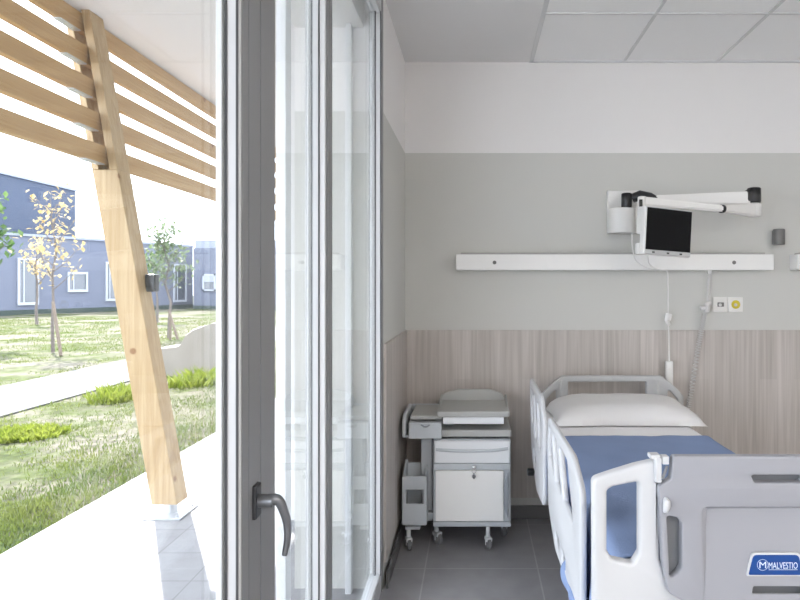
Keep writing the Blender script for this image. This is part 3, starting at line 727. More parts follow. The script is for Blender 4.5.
# side rails, outline in (Y,Z)
def rail(xc, outl, rad, holes, hr, name_label):
    bm = bmesh.new()
    plate(bm, fillet(outl, rad), [fillet(h, hr) for h in holes], 0.022, 0.009, YZ(xc))
    r = obj('side_rail', bm, 'bedwhite', bed, smooth=True); r['label'] = name_label; return r
rb = rail(0.342, [(1.94, 0.46), (2.02, 0.44), (2.55, 0.41), (2.78, 0.50), (2.84, 0.78), (2.80, 0.915), (2.12, 0.925), (1.94, 0.86)], [0.05, 0.04, 0.08, 0.08, 0.06, 0.07, 0.12, 0.07],
     [[(2.58, 0.70), (2.77, 0.74), (2.75, 0.875), (2.70, 0.875)], [(2.36, 0.70), (2.53, 0.70), (2.63, 0.875), (2.52, 0.875)], [(2.08, 0.70), (2.31, 0.70), (2.44, 0.875), (2.22, 0.875)],
      [(2.26, 0.46), (2.36, 0.455), (2.36, 0.50), (2.26, 0.50)], [(2.43, 0.455), (2.54, 0.455), (2.54, 0.50), (2.43, 0.50)]], 0.018, 'foot end side rail, nearer the footboard')
ra = rail(0.335, [(2.93, 0.45), (3.25, 0.42), (3.50, 0.52), (3.62, 0.70), (3.66, 0.965), (3.08, 0.955), (2.93, 0.86)], [0.06, 0.08, 0.08, 0.08, 0.05, 0.12, 0.07],
     [[(3.42, 0.68), (3.56, 0.72), (3.595, 0.91), (3.52, 0.91)], [(3.22, 0.68), (3.35, 0.68), (3.44, 0.905), (3.34, 0.905)], [(3.02, 0.68), (3.14, 0.68), (3.25, 0.90), (3.12, 0.90)],
      [(3.28, 0.52), (3.42, 0.56), (3.42, 0.61), (3.28, 0.60)]], 0.018, 'head end side rail, beside the pillow')
bm = bmesh.new(); q = at(534.5, 472, 3.36); cyl(bm, (0.285, q.y, q.z), (0.322, q.y, q.z), 0.02, 14, bev=0.004); cyl(bm, (0.318, q.y, q.z), (0.43, q.y, q.z), 0.008, 8)
obj('release_knob', bm, 'black', ra)
# carriers from the frame to the rails
bm = bmesh.new()
for yy in (2.15, 2.60, 3.05, 3.40): obj('rail_carrier', B(0.345, 0.44, yy - 0.02, yy + 0.02, 0.52, 0.56, bev=0.005), 'bedmetal', bed)
bm = B(0.43, 1.15, 1.66, 3.79, 0.52, 0.58, bev=0.01)
obj('deck', bm, 'headgrey', bed)
bm = bmesh.new()
for xx in (0.47, 1.07): box(bm, xx, xx + 0.05, 1.66, 3.79, 0.41, 0.52, bev=0.004)
box(bm, 0.5, 1.1, 2.1, 2.2, 0.2, 0.42, bev=0.01); box(bm, 0.5, 1.1, 3.2, 3.3, 0.2, 0.42, bev=0.01)
box(bm, 0.50, 0.56, 1.85, 3.55, 0.15, 0.21, bev=0.006); box(bm, 1.03, 1.09, 1.85, 3.55, 0.15, 0.21, bev=0.006)
for yy in (1.88, 3.46): box(bm, 0.5, 1.09, yy, yy + 0.06, 0.15, 0.21, bev=0.006)
obj('base_frame', bm, 'bedmetal', bed)
def castor(x, y, r, ztop, parent, mbody='cab', turn=0.3, w=0.022):
    bm = bmesh.new(); cyl(bm, (x, y, r * 1.5), (x, y, ztop + 0.004), r * 0.36, 12)
    hood = [(x + 0.3 * r * math.cos(turn), y + 0.3 * r * math.sin(turn), 0)]
    R = Matrix.Translation((x, y, 0)) @ Matrix.Rotation(turn, 4, 'Z')
    box(bm, -r * 0.5, r * 0.95, -w / 2 - 0.008, w / 2 + 0.008, r * 1.35, r * 2.05, bev=r * 0.18, M4=R)
    box(bm, r * 0.15, r * 0.6, -w / 2 - 0.008, -w / 2 - 0.003, r * 0.8, r * 1.7, M4=R); box(bm, r * 0.15, r * 0.6, w / 2 + 0.003, w / 2 + 0.008, r * 0.8, r * 1.7, M4=R)
    c = obj('castor', bm, mbody, parent)
    cx, cy = x + r * 0.37 * math.cos(turn), y + r * 0.37 * math.sin(turn); nx_, ny_ = -math.sin(turn), math.cos(turn)
    bm = bmesh.new(); cyl(bm, (cx - nx_ * w / 2, cy - ny_ * w / 2, r), (cx + nx_ * w / 2, cy + ny_ * w / 2, r), r, 22, bev=r * 0.15)
    cyl(bm, (cx - nx_ * (w / 2 + 0.006), cy - ny_ * (w / 2 + 0.006), r), (cx + nx_ * (w / 2 + 0.006), cy + ny_ * (w / 2 + 0.006), r), r * 0.45, 14)
    obj('wheel', bm, 'rubber', c)
for xx, yy in ((0.53, 1.91), (1.06, 1.91), (0.53, 3.49), (1.06, 3.49)): castor(xx, yy, 0.07, 0.16, bed, 'bedmetal', 0.4, 0.03)

# mattress, sheet, bedspread, pillow
MX0, MX1, MZ = 0.405, 1.152, 0.745
tag(obj('mattress', B(MX0 + 0.005, MX1 - 0.005, 1.70, 3.74, 0.582, MZ, bev=0.03, seg=3), 'mattress', smooth=True, origin=(0.79, 2.7, 0.582)), 'pale mattress lying on the hospital bed under the bedding', 'mattress')
def cover(y0, y1, lift, dropL, dropR, ny, fold, flare, nz_amp, edge_amp):
    bm = bmesh.new(); cols = []
    prof = []
    x0, x1 = MX0 - lift - 0.003, MX1 + lift + 0.003; r = 0.03; zt = MZ + lift
    nL = 12
    for i in range(nL): prof.append((x0, zt - r - dropL * (1 - i / nL), 'L', 1 - i / nL))
    for i in range(6): a = PI - i / 5 * PI / 2; prof.append((x0 + r + r * math.cos(a), zt - r + r * math.sin(a), 'T', 0))
    for i in range(1, 24): prof.append((x0 + r + (x1 - x0 - 2 * r) * i / 24, zt, 'T', 0))
    for i in range(6): a = PI / 2 - i / 5 * PI / 2; prof.append((x1 - r + r * math.cos(a), zt - r + r * math.sin(a), 'T', 0))
    for i in range(1, nL + 1): prof.append((x1, zt - r - dropR * i / nL, 'R', i / nL))
    for j in range(ny + 1):
        y = y0 + (y1 - y0) * j / ny; row = []
        for (x, z, k, q) in prof:
            yy = y
            if j == ny: yy += edge_amp * noise.noise((x * 4, 1.3, 0)) + edge_amp * 0.4 * noise.noise((x * 13, 2, 0))
            dz = nz_amp * (noise.noise((x * 5, yy * 4, 2)) + 0.5 * noise.noise((x * 14, yy * 10, 7)))
            if k == 'T': row.append(bm.verts.new((x, yy, z + max(-lift * 0.6, dz))))
            else:
                s = -1 if k == 'L' else 1
                w = q * fold * (0.5 + 0.5 * math.sin(y * 34 + 3 * noise.noise((y * 3, 0, 0)))) + q * flare(y)
                row.append(bm.verts.new((x + s * w, yy, z + 0.02 * q * noise.noise((y * 7, 3, 0)))))
        cols.append(row)
    for j in range(ny):
        for i in range(len(prof) - 1): bm.faces.new((cols[j][i], cols[j][i + 1], cols[j + 1][i + 1], cols[j + 1][i]))
    return bm
def solid(o, t):
    m = o.modifiers.new('thickness', 'SOLIDIFY'); m.thickness = t; m.offset = 1.0; return o
sh = tag(obj('bed_sheet', cover(2.95, 3.735, 0.006, 0.10, 0.12, 30, 0.004, lambda y: 0, 0.002, 0.0), 'sheet', smooth=True, origin=(0.79, 3.3, MZ)), 'white cotton sheet showing between pillow and blue bedspread', 'sheet')
solid(sh, 0.003)
fl = lambda y: 0.030 * max(0, (1.98 - y) / 0.26) + (0.015 if y < 2.25 else 0)
bl = tag(obj('bedspread', cover(1.69, 3.045, 0.014, 0.235, 0.22, 90, 0.012, fl, 0.004, 0.018), 'blue_label' if False else 'blanket', smooth=True, origin=(0.79, 2.4, MZ)), 'blue bedspread covering the lower part of the bed', 'bedspread')
solid(bl, 0.006)
# blue cloth bunched under the rail, part of the bedspread hem
bm = bmesh.new()
cols = []
for j in range(61):
    y = 1.71 + 0.62 * j / 60; row = []
    for i in range(13):
        q = i / 12
        bul = 0.008 * math.sin(y * 26 + 1.2 * q) * q + 0.006 * noise.noise((y * 6, q * 2, 4)) * q
        row.append(bm.verts.new((0.372 - 0.040 * math.sin(q * 2.1) + bul * 0.6 - 0.010 * q, y, 0.50 - (0.075 + 0.05 * noise.noise((y * 3.3, 0, 9))) * q)))
    cols.append(row)
for j in range(60):
    for i in range(12): bm.faces.new((cols[j][i], cols[j][i + 1], cols[j + 1][i + 1], cols[j + 1][i]))
hem = obj('hem', bm, 'blanket', bl, smooth=True); solid(hem, 0.004); hem['label'] = 'crumpled blue hem hanging below the rail'
# pillow
bm = bmesh.new(); n = 36; pcx, pcy, pz = 0.822, 3.475, MZ + 0.0135; hw, hl = 0.405, 0.235
def pil(u, v, s):
    x = hw * u; y = hl * v
    pin = 1 - 0.07 * (1 - abs(u) ** 2) * 0 - 0.06 * (1 - u * u) * abs(v) ** 3 - 0
    x *= 1 - 0.06 * (1 - v * v) * abs(u) ** 3
    y *= 1 - 0.10 * (1 - u * u) * abs(v) ** 3 
    prof = max(0.0, (1 - abs(u) ** 4.0)) ** 0.42 * max(0.0, (1 - abs(v) ** 3.0)) ** 0.5
    wr = 0.006 * noise.noise((u * 3, v * 2.5, 3)) + 0.004 * noise.noise((u * 9, v * 7, 5)) * abs(u)
    top = 0.112 * prof + wr * prof; bot = -0.002 * prof
    lift = 0.012 + 0.012 * abs(v) * 0
    return Vector((pcx + x, pcy + y, pz + (top if s > 0 else bot) + lift * (1 - prof) * 0.6 + (0.03 * max(0, v) * prof if s > 0 else 0)))
for s in (1, -1):
    g = [[bm.verts.new(pil(-1 + 2 * i / n, -1 + 2 * j / n, s)) for j in range(n + 1)] for i in range(n + 1)]
    for i in range(n):
        for j in range(n):
            f = (g[i][j], g[i + 1][j], g[i + 1][j + 1], g[i][j + 1]); bm.faces.new(f if s > 0 else f[::-1])
bmesh.ops.remove_doubles(bm, verts=bm.verts, dist=1e-5)
tag(obj('pillow', bm, 'pillow', smooth=True, angle=1.5, origin=(pcx, pcy, pz)), 'plump white pillow at the head of the bed', 'pillow')

# ------------------------------------------------------------------ bedside cabinet
CD = 3.50
cab = thing('bedside_cabinet', (0.0, 3.7, 0), 'grey bedside cabinet on castors in the corner left of the bed', 'cabinet')
cx0, cx1 = X(433, CD), X(511, CD)
zt, zbm = Z(440, CD), Z(527, CD)
bm = B(cx0, cx1, CD + 0.018, 3.93, zbm, zt, bev=0.008)
obj('body', bm, 'cab', cab)
obj('top_shelf', B(cx0 - 0.002, cx1 + 0.002, CD - 0.004, 3.94, Z(437, CD), Z(430, CD), bev=0.008), 'cabtop', cab)
obj('base_trim', B(cx0 + 0.001, cx1 - 0.001, CD + 0.002, CD + 0.03, zbm, Z(522.5, CD), bev=0.004), 'cab', cab)
dr = obj('drawer', B(cx0 + 0.008, cx1 - 0.006, CD, CD + 0.024, Z(463.5, CD), Z(441, CD), bev=0.006), 'cabdrawer', cab)
bm = bmesh.new()
pts = smooth_path([(X(436, CD), CD - 0.001, Z(449.5, CD)), (X(455, CD), CD - 0.008, Z(450.5, CD)), (X(490, CD), CD - 0.008, Z(450.3, CD)), (X(508, CD), CD - 0.001, Z(448.5, CD))], 6)
tube(bm, pts, 0.009, 10, squash=0.7)
obj('drawer_grip', bm, 'cab', dr, smooth=True)
obj('lock_rail', B(cx0 + 0.002, cx1 - 0.002, CD + 0.004, CD + 0.03, Z(470, CD), Z(464, CD), bev=0.004), 'cab', cab)
door = obj('door', B(X(435.5, CD), X(503.5, CD), CD - 0.001, CD + 0.02, Z(521.5, CD), Z(470.8, CD), bev=0.004), 'cabdoor', cab)
door['label'] = 'cream door with a key in the lock'
bm = bmesh.new()
hz0, hz1 = Z(519, CD), Z(473, CD)
plate(bm, [(X(508, CD), hz0 + (hz1 - hz0) * 0.0), (X(508.2, CD), hz1)] + [(X(508, CD) - 0.030 * math.sin(PI * t / 14), hz1 + (hz0 - hz1) * t / 14) for t in range(1, 14)], [], 0.016, 0.003, XZ(CD + 0.012))
obj('door_grip', bm, 'cabgrey', cab)['label'] = 'dark curved grip recess'
bm = bmesh.new(); q = at(474, 467.5, CD)
cyl(bm, (q.x, CD + 0.006, q.z), (q.x, CD - 0.012, q.z), 0.012, 16, bev=0.002)
lk = obj('lock', bm, 'chrome', cab, smooth=True)
bm = bmesh.new(); box(bm, q.x - 0.002, q.x + 0.002, CD - 0.026, CD - 0.011, q.z - 0.006, q.z + 0.006)
tube(bm, [(q.x + 0.012 * math.sin(t * PI / 8), CD - 0.022, q.z - 0.013 + 0.012 * math.cos(t * PI / 8)) for t in range(17)], 0.0015, 6)
cyl(bm, (q.x - 0.001, CD - 0.020, q.z - 0.044), (q.x - 0.001, CD - 0.024, q.z - 0.044), 0.012, 14); box(bm, q.x - 0.004, q.x + 0.003, CD - 0.024, CD - 0.020, q.z - 0.058, q.z - 0.024)
obj('key', bm, 'chrome', lk)
# swivel tray with raised back lip
bm = bmesh.new()
tz0, tz1 = Z(417.5, CD - 0.02), Z(411.5, CD - 0.02)
tray = fillet([(X(436.5, 3.48), 3.48), (X(510, 3.48), 3.48), (X(510, 3.48) - 0.004, 3.86), (X(436.5, 3.48) + 0.004, 3.86)], [0.02, 0.02, 0.05, 0.05])
plate(bm, tray, [], tz1 - tz0, 0.008, XY((tz0 + tz1) / 2))
lip = [(X(437, 3.8), tz0 + 0.01), (X(438.5, 3.8), Z(401, 3.8)), (X(444, 3.8), Z(394, 3.8)), (X(458, 3.8), Z(389.8, 3.8)), (X(489, 3.8), Z(389.8, 3.8)), (X(502, 3.8), Z(394, 3.8)), (X(506.5, 3.8), Z(401, 3.8)), (X(507, 3.8), tz0 + 0.01)]
plate(bm, fillet(lip, [0, 0.02, 0.04, 0.06, 0.06, 0.04, 0.02, 0]), [], 0.022, 0.007, XZ(3.835))
for sx in (X(437.5, 3.48), X(508.8, 3.48) - 0.006):   # side lips fading forward
    v = [bm.verts.new(c) for c in ((sx, 3.56, tz1 - 0.002), (sx + 0.010, 3.56, tz1 - 0.002), (sx + 0.010, 3.835, tz1 + 0.035), (sx, 3.835, tz1 + 0.035), (sx, 3.835, tz1 - 0.004), (sx + 0.010, 3.835, tz1 - 0.004))]
    for f in ((0, 1, 2, 3), (0, 3, 4), (1, 5, 2), (2, 5, 4, 3), (0, 4, 5, 1)): bm.faces.new([v[i] for i in f])
obj('tray', bm, 'cabtop', cab, smooth=True)
obj('tray_slide', B(X(443, CD), X(504, CD), 3.495, 3.84, Z(424, CD), tz0 - 0.001, bev=0.004), 'cabdrawer', cab)
obj('tray_support', B(X(444, 3.6), X(453, 3.6), 3.62, 3.80, Z(431, CD), Z(423, CD), bev=0.004), 'cabgrey', cab)
# left side unit
ux0, ux1 = X(402.5, CD), X(442, CD)
bm = bmesh.new()
prof = [(3.48, Z(437.5, CD)), (3.86, Z(437.5, CD)), (3.86, Z(404, 3.84)), (3.80, Z(404, 3.80)), (3.52, Z(415, CD)), (3.48, Z(421, CD))]
plate(bm, fillet(prof, [0.02, 0.02, 0.02, 0.03, 0.03, 0.02]), [], 0.020, 0.005, YZ(ux0 + 0.010))
plate(bm, fillet([(ux0, Z(421, CD) - 0.02), (ux0 + 0.02, Z(437, CD)), (ux1, Z(437, CD)), (ux1, Z(404, 3.84)), (ux0 + 0.02, Z(404, 3.84)), (ux0, Z(408, 3.84))], [0.01, 0.01, 0, 0, 0.02, 0.02]), [], 0.016, 0.004, XZ(3.852))
box(bm, ux0 + 0.02, ux1 - 0.004, 3.50, 3.85, Z(437.5, CD), Z(437.5, CD) + 0.012)
obj('side_shell', bm, 'cab', cab, smooth=True)
bm = B(X(410, CD), X(442, CD), 3.52, 3.848, Z(420.5, CD), Z(417.5, CD) + 0.006, bev=0.004)
obj('side_top', bm, 'cabtop', cab)
sd = obj('drawer', B(X(409, CD), ux1, 3.472, 3.80, Z(437.8, CD), Z(422, CD), bev=0.006), 'cab', cab)
bm = bmesh.new(); q = at(425.5, 425.5, 3.472)
tube(bm, smooth_path([(q.x - 0.024, 3.470, q.z + 0.004), (q.x - 0.008, 3.466, q.z - 0.006), (q.x + 0.008, 3.466, q.z - 0.006), (q.x + 0.024, 3.470, q.z + 0.004)], 5), 0.0045, 8)
obj('drawer_grip', bm, 'cabgrey', sd, smooth=True)
obj('side_column', B(X(421, 3.6), X(432.5, 3.6), 3.60, 3.70, 0.13, Z(438, 3.6) + 0.01, bev=0.006), 'cab', cab)
obj('link_bar', B(X(420, CD), X(436, CD), 3.56, 3.66, Z(523, CD), Z(516.5, CD), bev=0.004), 'cab', cab)
# bottle basket
bx0, bx1 = X(402.5, CD), X(427, CD)
bm = bmesh.new()
zr = Z(475, CD)
prof = [(3.48, Z(524, CD)), (3.66, Z(524, CD)), (3.66, Z(461, 3.6)), (3.63, Z(463, 3.6)), (3.52, Z(475, CD)), (3.48, Z(476, CD))]
for xx in (bx0 + 0.007, bx1 - 0.007):
    plate(bm, fillet(prof, [0.02, 0.01, 0.01, 0.03, 0.02, 0.01]), [], 0.014, 0.004, YZ(xx))
plate(bm, rrect(bx0, bx1, Z(524, CD), Z(475, CD), 0.012), [rrect(X(406.5, CD), X(424, CD), Z(502.5, CD), Z(488.5, CD), 0.006)], 0.012, 0.004, XZ(3.484))
box(bm, bx0 + 0.006, bx1 - 0.006, 3.48, 3.66, Z(524, CD), Z(524, CD) + 0.012)
box(bm, bx0 + 0.006, bx1 - 0.006, 3.645, 3.66, Z(524, CD), Z(465, 3.6))
obj('bottle_basket', bm, 'cab', cab, smooth=True)
bm = B(X(405, CD), X(420, CD), 3.50, 3.64, 0.118, 0.136, bev=0.004); obj('basket_foot', bm, 'cab', cab)
castor(X(409, 3.55), 3.53, 0.034, 0.122, cab, 'cabdrawer', -1.3, 0.02)
castor(X(436.5, 3.60), 3.60, 0.036, zbm, cab, 'cab', -0.9, 0.024)
castor(X(488, 3.54), 3.535, 0.034, zbm, cab, 'cabdrawer', -1.35, 0.022)
castor(X(505.5, 3.62), 3.72, 0.034, zbm, cab, 'cab', -1.7, 0.022)
castor(X(440, 3.85), 3.86, 0.034, zbm, cab, 'cab', -1.5, 0.022)

# ------------------------------------------------------------------ bed head rail
def head_rail(x0, x1, name_label, locks):
    rd = 3.90
    zt, zb = Z(254.3, rd), Z(270, rd)
    t = thing('bed_head_rail', ((x0 + x1) / 2, YB, zb), name_label, 'wall rail')
    obj('housing', B(x0, x1, rd, YB - 0.001, zb, zt, bev=0.003), 'rail', t)
    obj('top_cover', B(x0 + 0.03, x1 - 0.05, rd + 0.012, YB - 0.002, zt - 0.001, zt + 0.012, bev=0.003), 'raildark', t)
    for lx in locks:
        bm = bmesh.new(); cyl(bm, (lx, rd + 0.002, Z(262.5, rd)), (lx, rd - 0.004, Z(262.5, rd)), 0.012, 14)
        obj('lock', bm, 'greyknob', t)
    return t
hr = head_rail(X(456, 3.9), X(774, 3.9), 'long white wall rail above the bed with two locks', [X(494.5, 3.9), X(734, 3.9)])
obj('cord_outlet', B(X(707.5, 3.93), X(711, 3.93), 3.92, 3.95, Z(273.5, 3.93), Z(269, 3.93)), 'rail', hr)
head_rail(X(797.5, 3.9), X(1010, 3.9), 'second white wall rail cut by the right edge', [X(802, 3.9)])
# small grey holder
bm = bmesh.new(); q = at(778.5, 237, 3.95)
cyl(bm, (q.x, 3.945, q.z - 0.05), (q.x, 3.945, q.z + 0.05), 0.036, 24, bev=0.004)
hold = thing('wall_holder', (q.x, YB, q.z - 0.05), 'small dark grey cylindrical holder on the wall right of the arm', 'holder')
obj('cup', bm, 'greyknob', hold, smooth=True)
obj('backplate', B(q.x - 0.02, q.x + 0.02, 3.965, YB - 0.001, q.z - 0.045, q.z + 0.045, bev=0.003), 'greyknob', hold)
# sockets
for px0, px1, ins, lb, sh_ in ((713, 727.6, 'greyknob', 'left white wall socket plate with a grey insert', 0), (728.2, 743, 'yellow', 'right white wall socket plate with a round yellow insert', 1)):
    a, b = at(px0, 297, 3.99), at(px1, 312, 3.99)
    s = thing('wall_socket', ((a.x + b.x) / 2, YB, b.z), lb, 'socket', 'wall sockets beside the bed')
    obj('plate', B(a.x, b.x, 3.988, YB - 0.0005, b.z, a.z, bev=0.003), 'device', s)
    cx, cz = (a.x + b.x) / 2, (a.z + b.z) / 2
    bm = bmesh.new()
    if sh_: cyl(bm, (cx, 3.990, cz), (cx, 3.983, cz), 0.028, 22, bev=0.002)
    else: box(bm, cx - 0.020, cx + 0.022, 3.982, 3.99, cz - 0.014, cz + 0.014, bev=0.003)
    io = obj('insert', bm, ins, s)
    bm = bmesh.new(); cyl(bm, (cx - 0.004, 3.984, cz - 0.002), (cx - 0.004, 3.978, cz - 0.002), 0.010, 12); obj('contact', bm, 'cordgrey', io)

# ------------------------------------------------------------------ swivel arm and monitor
arm = thing('swivel_arm', (X(620, 3.98), YB, Z(212, 3.98)), 'white folded wall arm with black joints above the bed', 'arm')
obj('wall_plate', B(X(608, 3.96), X(640, 3.96), 3.955, YB - 0.001, Z(233, 3.96), Z(190.5, 3.96), bev=0.005), 'device', arm)
bm = bmesh.new()
x0, x1 = X(609, 3.9), X(635, 3.9); zc0, zc1 = Z(233.5, 3.9), Z(208.5, 3.9)
ol = [(x0, 3.96), (x0, 3.90)] + [((x0 + x1) / 2 - (x1 - x0) / 2 * math.cos(PI * t / 14), 3.90 - 0.075 * math.sin(PI * t / 14)) for t in range(1, 14)] + [(x1, 3.90), (x1, 3.96)]
plate(bm, ol, [], zc1 - zc0, 0.005, XY((zc0 + zc1) / 2)); obj('joint_housing', bm, 'device', arm, smooth=True)
bm = bmesh.new(); q = at(627, 200, 3.85)
cyl(bm, (q.x, 3.86, zc1 - 0.004), (q.x, 3.86, Z(193, 3.85)), 0.033, 20, bev=0.006)
obj('wall_joint', bm, 'black', arm, smooth=True)
bm = bmesh.new()
tube(bm, [(X(633, 3.85), 3.86, Z(198, 3.85)), (X(640, 3.84), 3.84, Z(195.5, 3.84)), (X(650, 3.83), 3.83, Z(197, 3.83)), (X(662, 3.82), 3.82, Z(200.5, 3.82))], [0.03, 0.033, 0.028, 0.008], 14)
obj('joint_cover', bm, 'black', arm, smooth=True)
def slab(bm, p0, p1, h0, h1, t):
    p0, p1 = Vector(p0), Vector(p1); d = (p1 - p0); n2 = Vector((-d.y, d.x, 0)).normalized() * t / 2
    v = [bm.verts.new(p + s * n2 + Vector((0, 0, q * h / 2))) for p, h in ((p0, h0), (p1, h1)) for s in (-1, 1) for q in (-1, 1)]
    for f in ((0, 1, 3, 2), (4, 6, 7, 5), (0, 4, 5, 1), (2, 3, 7, 6), (1, 5, 7, 3), (0, 2, 6, 4)): bm.faces.new([v[i] for i in f])
    return bm
def rslab(p0, p1, h0, h1, t, bev=0.008):
    bm = bmesh.new(); slab(bm, p0, p1, h0, h1, t); bmesh.ops.bevel(bm, geom=bm.edges[:], offset=bev, segments=3, affect='EDGES'); bmesh.ops.recalc_face_normals(bm, faces=bm.faces); return bm
ey = 3.72; ex = X(754, ey)
obj('upper_arm', rslab((X(636, 3.86), 3.86, Z(199.5, 3.86)), (ex - 0.02, ey, Z(198.5, ey)), 0.040, 0.085, 0.05), 'device', arm, smooth=True)
bm = bmesh.new(); cyl(bm, (ex, ey, Z(203, ey)), (ex, ey, Z(187.8, ey)), 0.040, 24, bev=0.008)
box(bm, ex - 0.046, ex, ey - 0.034, ey + 0.034, Z(202, ey), Z(189, ey), bev=0.014)
obj('elbow_cap', bm, 'black', arm, smooth=True)
bm = bmesh.new(); cyl(bm, (ex, ey, Z(217, ey)), (ex, ey, Z(203, ey)), 0.041, 24, bev=0.012); obj('elbow', bm, 'device', arm, smooth=True)
mp_ = Vector((X(722, 3.56), 3.56, Z(208.8, 3.56)))
obj('forearm', rslab((ex - 0.005, ey - 0.01, Z(210.5, ey)), mp_, 0.074, 0.040, 0.05), 'device', arm, smooth=True)
bm = bmesh.new(); dirv = (mp_ - Vector((ex, ey, Z(210.5, ey)))).normalized(); cyl(bm, mp_ - dirv * 0.012, mp_ + dirv * 0.012, 0.025, 18, bev=0.004)
obj('forearm_joint', bm, 'black', arm, smooth=True)
me_ = Vector((X(640, 3.50), 3.50, Z(201, 3.50)))
obj('front_arm', rslab(mp_ + Vector((0.004, 0, 0)), me_, 0.036, 0.050, 0.045), 'device', arm, smooth=True)
bm = bmesh.new(); cyl(bm, me_ + Vector((0.01, -0.005, -0.13)), me_ + Vector((0.01, -0.005, 0.025)), 0.024, 18, bev=0.006)
obj('monitor_pivot', bm, 'device', arm, smooth=True)
obj('pivot_clip', B(me_.x - 0.012, me_.x + 0.006, me_.y - 0.034, me_.y - 0.022, me_.z - 0.035, me_.z + 0.005, bev=0.002), 'black', arm)
# monitor
p00 = at(646, 205, 3.40); p10 = at(692, 212.5, 3.52); p01 = at(644, 254.5, 3.40); p11 = at(690, 256, 3.52)
ux = ((p10 - p00) + (p11 - p01)).normalized(); uz = ((p00 - p01) + (p10 - p11)); uz = (uz - ux * uz.dot(ux)).normalized(); uy = uz.cross(ux).normalized()  # uy points away from the viewer
ctr = (p00 + p10 + p01 + p11) / 4; mw = ((p10 - p00).length + (p11 - p01).length) / 4; mh = ((p00 - p01).length + (p10 - p11).length) / 4
MM = Matrix(((ux.x, uy.x, uz.x, ctr.x), (ux.y, uy.y, uz.y, ctr.y), (ux.z, uy.z, uz.z, ctr.z), (0, 0, 0, 1)))
mon = thing('monitor', ctr - uz * mh, 'black bedside monitor hanging from the white swivel arm', 'monitor')
bm = B(-mw - 0.006, mw + 0.004, 0.0, 0.038, -mh - 0.004, mh + 0.004, bev=0.008, M4=MM); obj('casing', bm, 'device', mon, smooth=True)
bm = B(-mw, mw, -0.004, 0.004, -mh, mh, bev=0.003, M4=MM); bz = obj('bezel', bm, 'bezel', mon)
bm = B(-mw + 0.006, mw - 0.005, -0.006, 0.0, -mh + 0.024, mh - 0.005, M4=MM); obj('screen', bm, 'screen', mon)
bm = bmesh.new()
for k in (-0.10, 0.0, 0.09): obj('button', B(k - 0.008, k + 0.008, -0.0065, 0, -mh + 0.007, -mh + 0.015, M4=MM), 'black', bz)
bm = B(-mw - 0.012, -mw + 0.03, 0.03, 0.07, -mh - 0.006, -mh + 0.06, bev=0.008, M4=MM); box(bm, -mw - 0.004, -mw + 0.05, 0.03, 0.075, -0.02, mh - 0.01, bev=0.008, M4=MM)
obj('mount', bm, 'device', mon, smooth=True)
# cords
bm = bmesh.new()
cp = smooth_path([at(632, 233, 3.88), at(632.5, 247, 3.86), at(636, 260, 3.87), at(646, 267, 3.88), at(654, 269, 3.885), at(662, 270.2, 3.885), at(667.2, 271.5, 3.89), at(668, 285, 3.93), at(668.2, 313, 3.95)], 8)
tube(bm, cp, 0.0042, 8)
call = thing('nurse_call_pendant', at(669.5, 386, 3.93), 'white call pendant hanging on its cord behind the headboard', 'call pendant')
obj('cord', bm, 'cord', call, smooth=True)
bm = bmesh.new(); q = at(668.5, 319, 3.95)
cyl(bm, q + Vector((0.004, 0, 0.036)), q + Vector((-0.006, 0, -0.010)), 0.020, 14, bev=0.005); cyl(bm, q + Vector((-0.014, -0.004, 0.0)), q + Vector((0.002, 0, -0.042)), 0.014, 12, bev=0.004)
obj('connector', bm, 'cord', call, smooth=True)
bm = bmesh.new(); tube(bm, smooth_path([at(668.2, 322, 3.95), at(669, 340, 3.94), at(669.3, 362, 3.93)], 6), 0.0042, 8); obj('cord', bm, 'cord', call, smooth=True)
a, b = at(665.6, 361, 3.93), at(672.8, 391, 3.93)
hs = obj('handset', B(a.x, b.x, 3.915, 3.945, b.z, a.z, bev=0.008), 'cord', call, smooth=True)
bm = bmesh.new(); cyl(bm, ((a.x + b.x) / 2, 3.917, a.z - 0.05), ((a.x + b.x) / 2, 3.911, a.z - 0.05), 0.012, 14); obj('button', bm, 'device', hs)
# thin cord from the monitor to the rail
bm = bmesh.new()
tube(bm, smooth_path([at(648, 256, 3.43), at(649, 263, 3.55), at(655, 268.5, 3.78), at(661, 270.6, 3.88)], 8), 0.003, 6)
obj('cord', bm, 'cord', mon, smooth=True)
# coiled cord
coil = thing('coiled_cord', at(709, 270, 3.93), 'grey coiled cord hanging from the rail right of the pillow', 'cord')
bm = bmesh.new()
tube(bm, smooth_path([at(709.3, 273.8, 3.935), at(708, 285, 3.95), at(707.5, 301, 3.955)], 6), 0.0055, 8)
tube(bm, smooth_path([at(711, 274, 3.95), at(711, 288, 3.965), at(709, 301, 3.96)], 6), 0.0035, 6)
obj('lead', bm, 'cordgrey', coil, smooth=True)
bm = bmesh.new(); q = at(706, 307, 3.95)
cyl(bm, q + Vector((-0.038, 0, -0.008)), q + Vector((0.01, 0, 0.0)), 0.014, 12, bev=0.004); cyl(bm, q + Vector((0.0, 0, 0.012)), q + Vector((0.03, 0, 0.028)), 0.016, 12, bev=0.004); cyl(bm, q + Vector((0.004, 0, -0.034)), q + Vector((0.008, 0, 0.02)), 0.017, 14, bev=0.005)
obj('connector', bm, 'cordgrey', coil, smooth=True)
cpath = smooth_path([at(705, 312, 3.95), at(701.5, 330, 3.945), at(697, 355, 3.945), at(691.5, 390, 3.94), at(688, 414, 3.93), at(691, 440, 3.92), at(698, 448, 3.93)], 60)
bm = bmesh.new(); hel = []
turns = 62; rr = 0.0145; K = 620
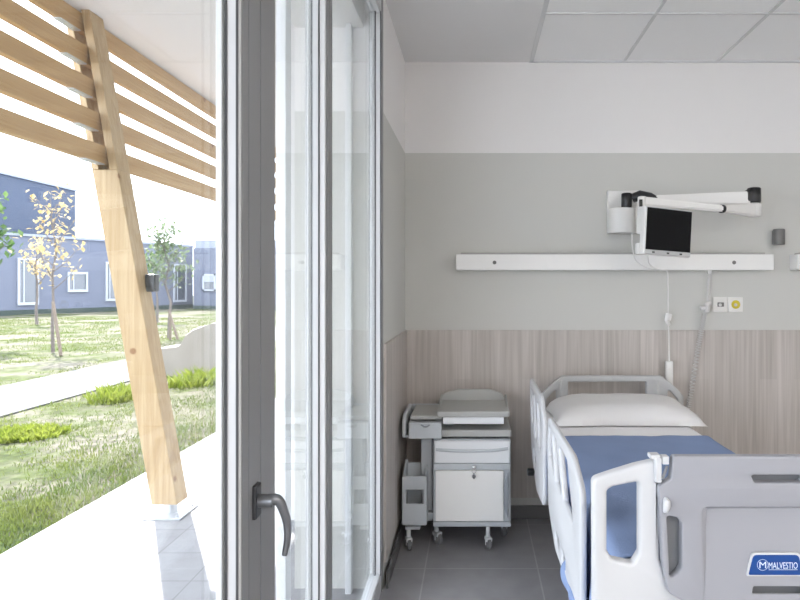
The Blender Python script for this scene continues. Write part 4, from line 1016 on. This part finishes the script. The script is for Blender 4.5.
for i in range(K + 1):
    f = i / K * (len(cpath) - 1); i0 = min(int(f), len(cpath) - 2); q = cpath[i0].lerp(cpath[i0 + 1], f - i0)
    a = 2 * PI * turns * i / K
    hel.append(q + Vector((rr * math.cos(a), rr * math.sin(a) * 0.9, 0)))
tube(bm, hel, 0.0030, 5)
obj('coil', bm, 'cordgrey', coil, smooth=True)

# ------------------------------------------------------------------ fill panels added on the ceiling behind the viewer, out of view, to brighten the room
k = 0
for lx, ly in ((XT + 0.602 * 1.5, -1.214), (XT + 0.602 * 4.5, -1.214), (XT + 0.602 * 1.5, -2.414), (XT + 0.602 * 4.5, -2.414)):
    t = thing('fill_light', (lx, ly, CZ), ['added fill panel nearest behind the viewer', 'added fill panel behind the viewer towards the far right wall', 'added fill panel in the rear corner by the windows', 'added fill panel in the rear right corner'][k], 'lamp', 'added ceiling fill panels'); k += 1
    bm = bmesh.new(); w = 0.30
    for a0, a1, b0, b1 in ((-w, w, -w, -w + 0.02), (-w, w, w - 0.02, w), (-w, -w + 0.02, -w, w), (w - 0.02, w, -w, w)):
        box(bm, lx + a0, lx + a1, ly + b0, ly + b1, CZ - 0.012, CZ + 0.0)
    obj('frame', bm, 'device', t)
    obj('diffuser', B(lx - w + 0.02, lx + w - 0.02, ly - w + 0.02, ly + w - 0.02, CZ - 0.008, CZ - 0.001), 'lamp', t)

# ------------------------------------------------------------------ light, sky, camera
sun = bpy.data.lights.new('sun', 'SUN'); sun.energy = 6.5; sun.angle = math.radians(0.6); sun.color = (1.0, 0.93, 0.88)
so = bpy.data.objects.new('sun', sun); C.objects.link(so)
so.rotation_euler = Vector((0.598, -0.75, -1.0)).to_track_quat('-Z', 'Y').to_euler()
w = bpy.data.worlds.new('sky'); bpy.context.scene.world = w; w.use_nodes = True
bg = w.node_tree.nodes['Background']; bg.inputs['Color'].default_value = (0.84, 0.885, 1.0, 1); bg.inputs['Strength'].default_value = 2.6
cam = bpy.data.cameras.new('camera'); co = bpy.data.objects.new('camera', cam); C.objects.link(co)
co.location = (0, 0, H); co.rotation_euler = (PI / 2, 0, 0)
cam.sensor_width = 36; cam.lens = 36 * F / 800; cam.shift_x = -75 / 800; cam.shift_y = -15 / 800; cam.clip_start = 0.02; cam.clip_end = 400
sc = bpy.context.scene; sc.camera = co
vs = sc.view_settings; vs.view_transform = 'Standard'; vs.look = 'None'; vs.gamma = 1; vs.use_curve_mapping = False; vs.exposure = 1.4
try:
    sc.cycles.use_denoising = True; sc.cycles.max_bounces = 14; sc.cycles.diffuse_bounces = 8; sc.cycles.transparent_max_bounces = 24; sc.cycles.glossy_bounces = 6
    sc.cycles.sample_clamp_indirect = 8
except Exception: pass
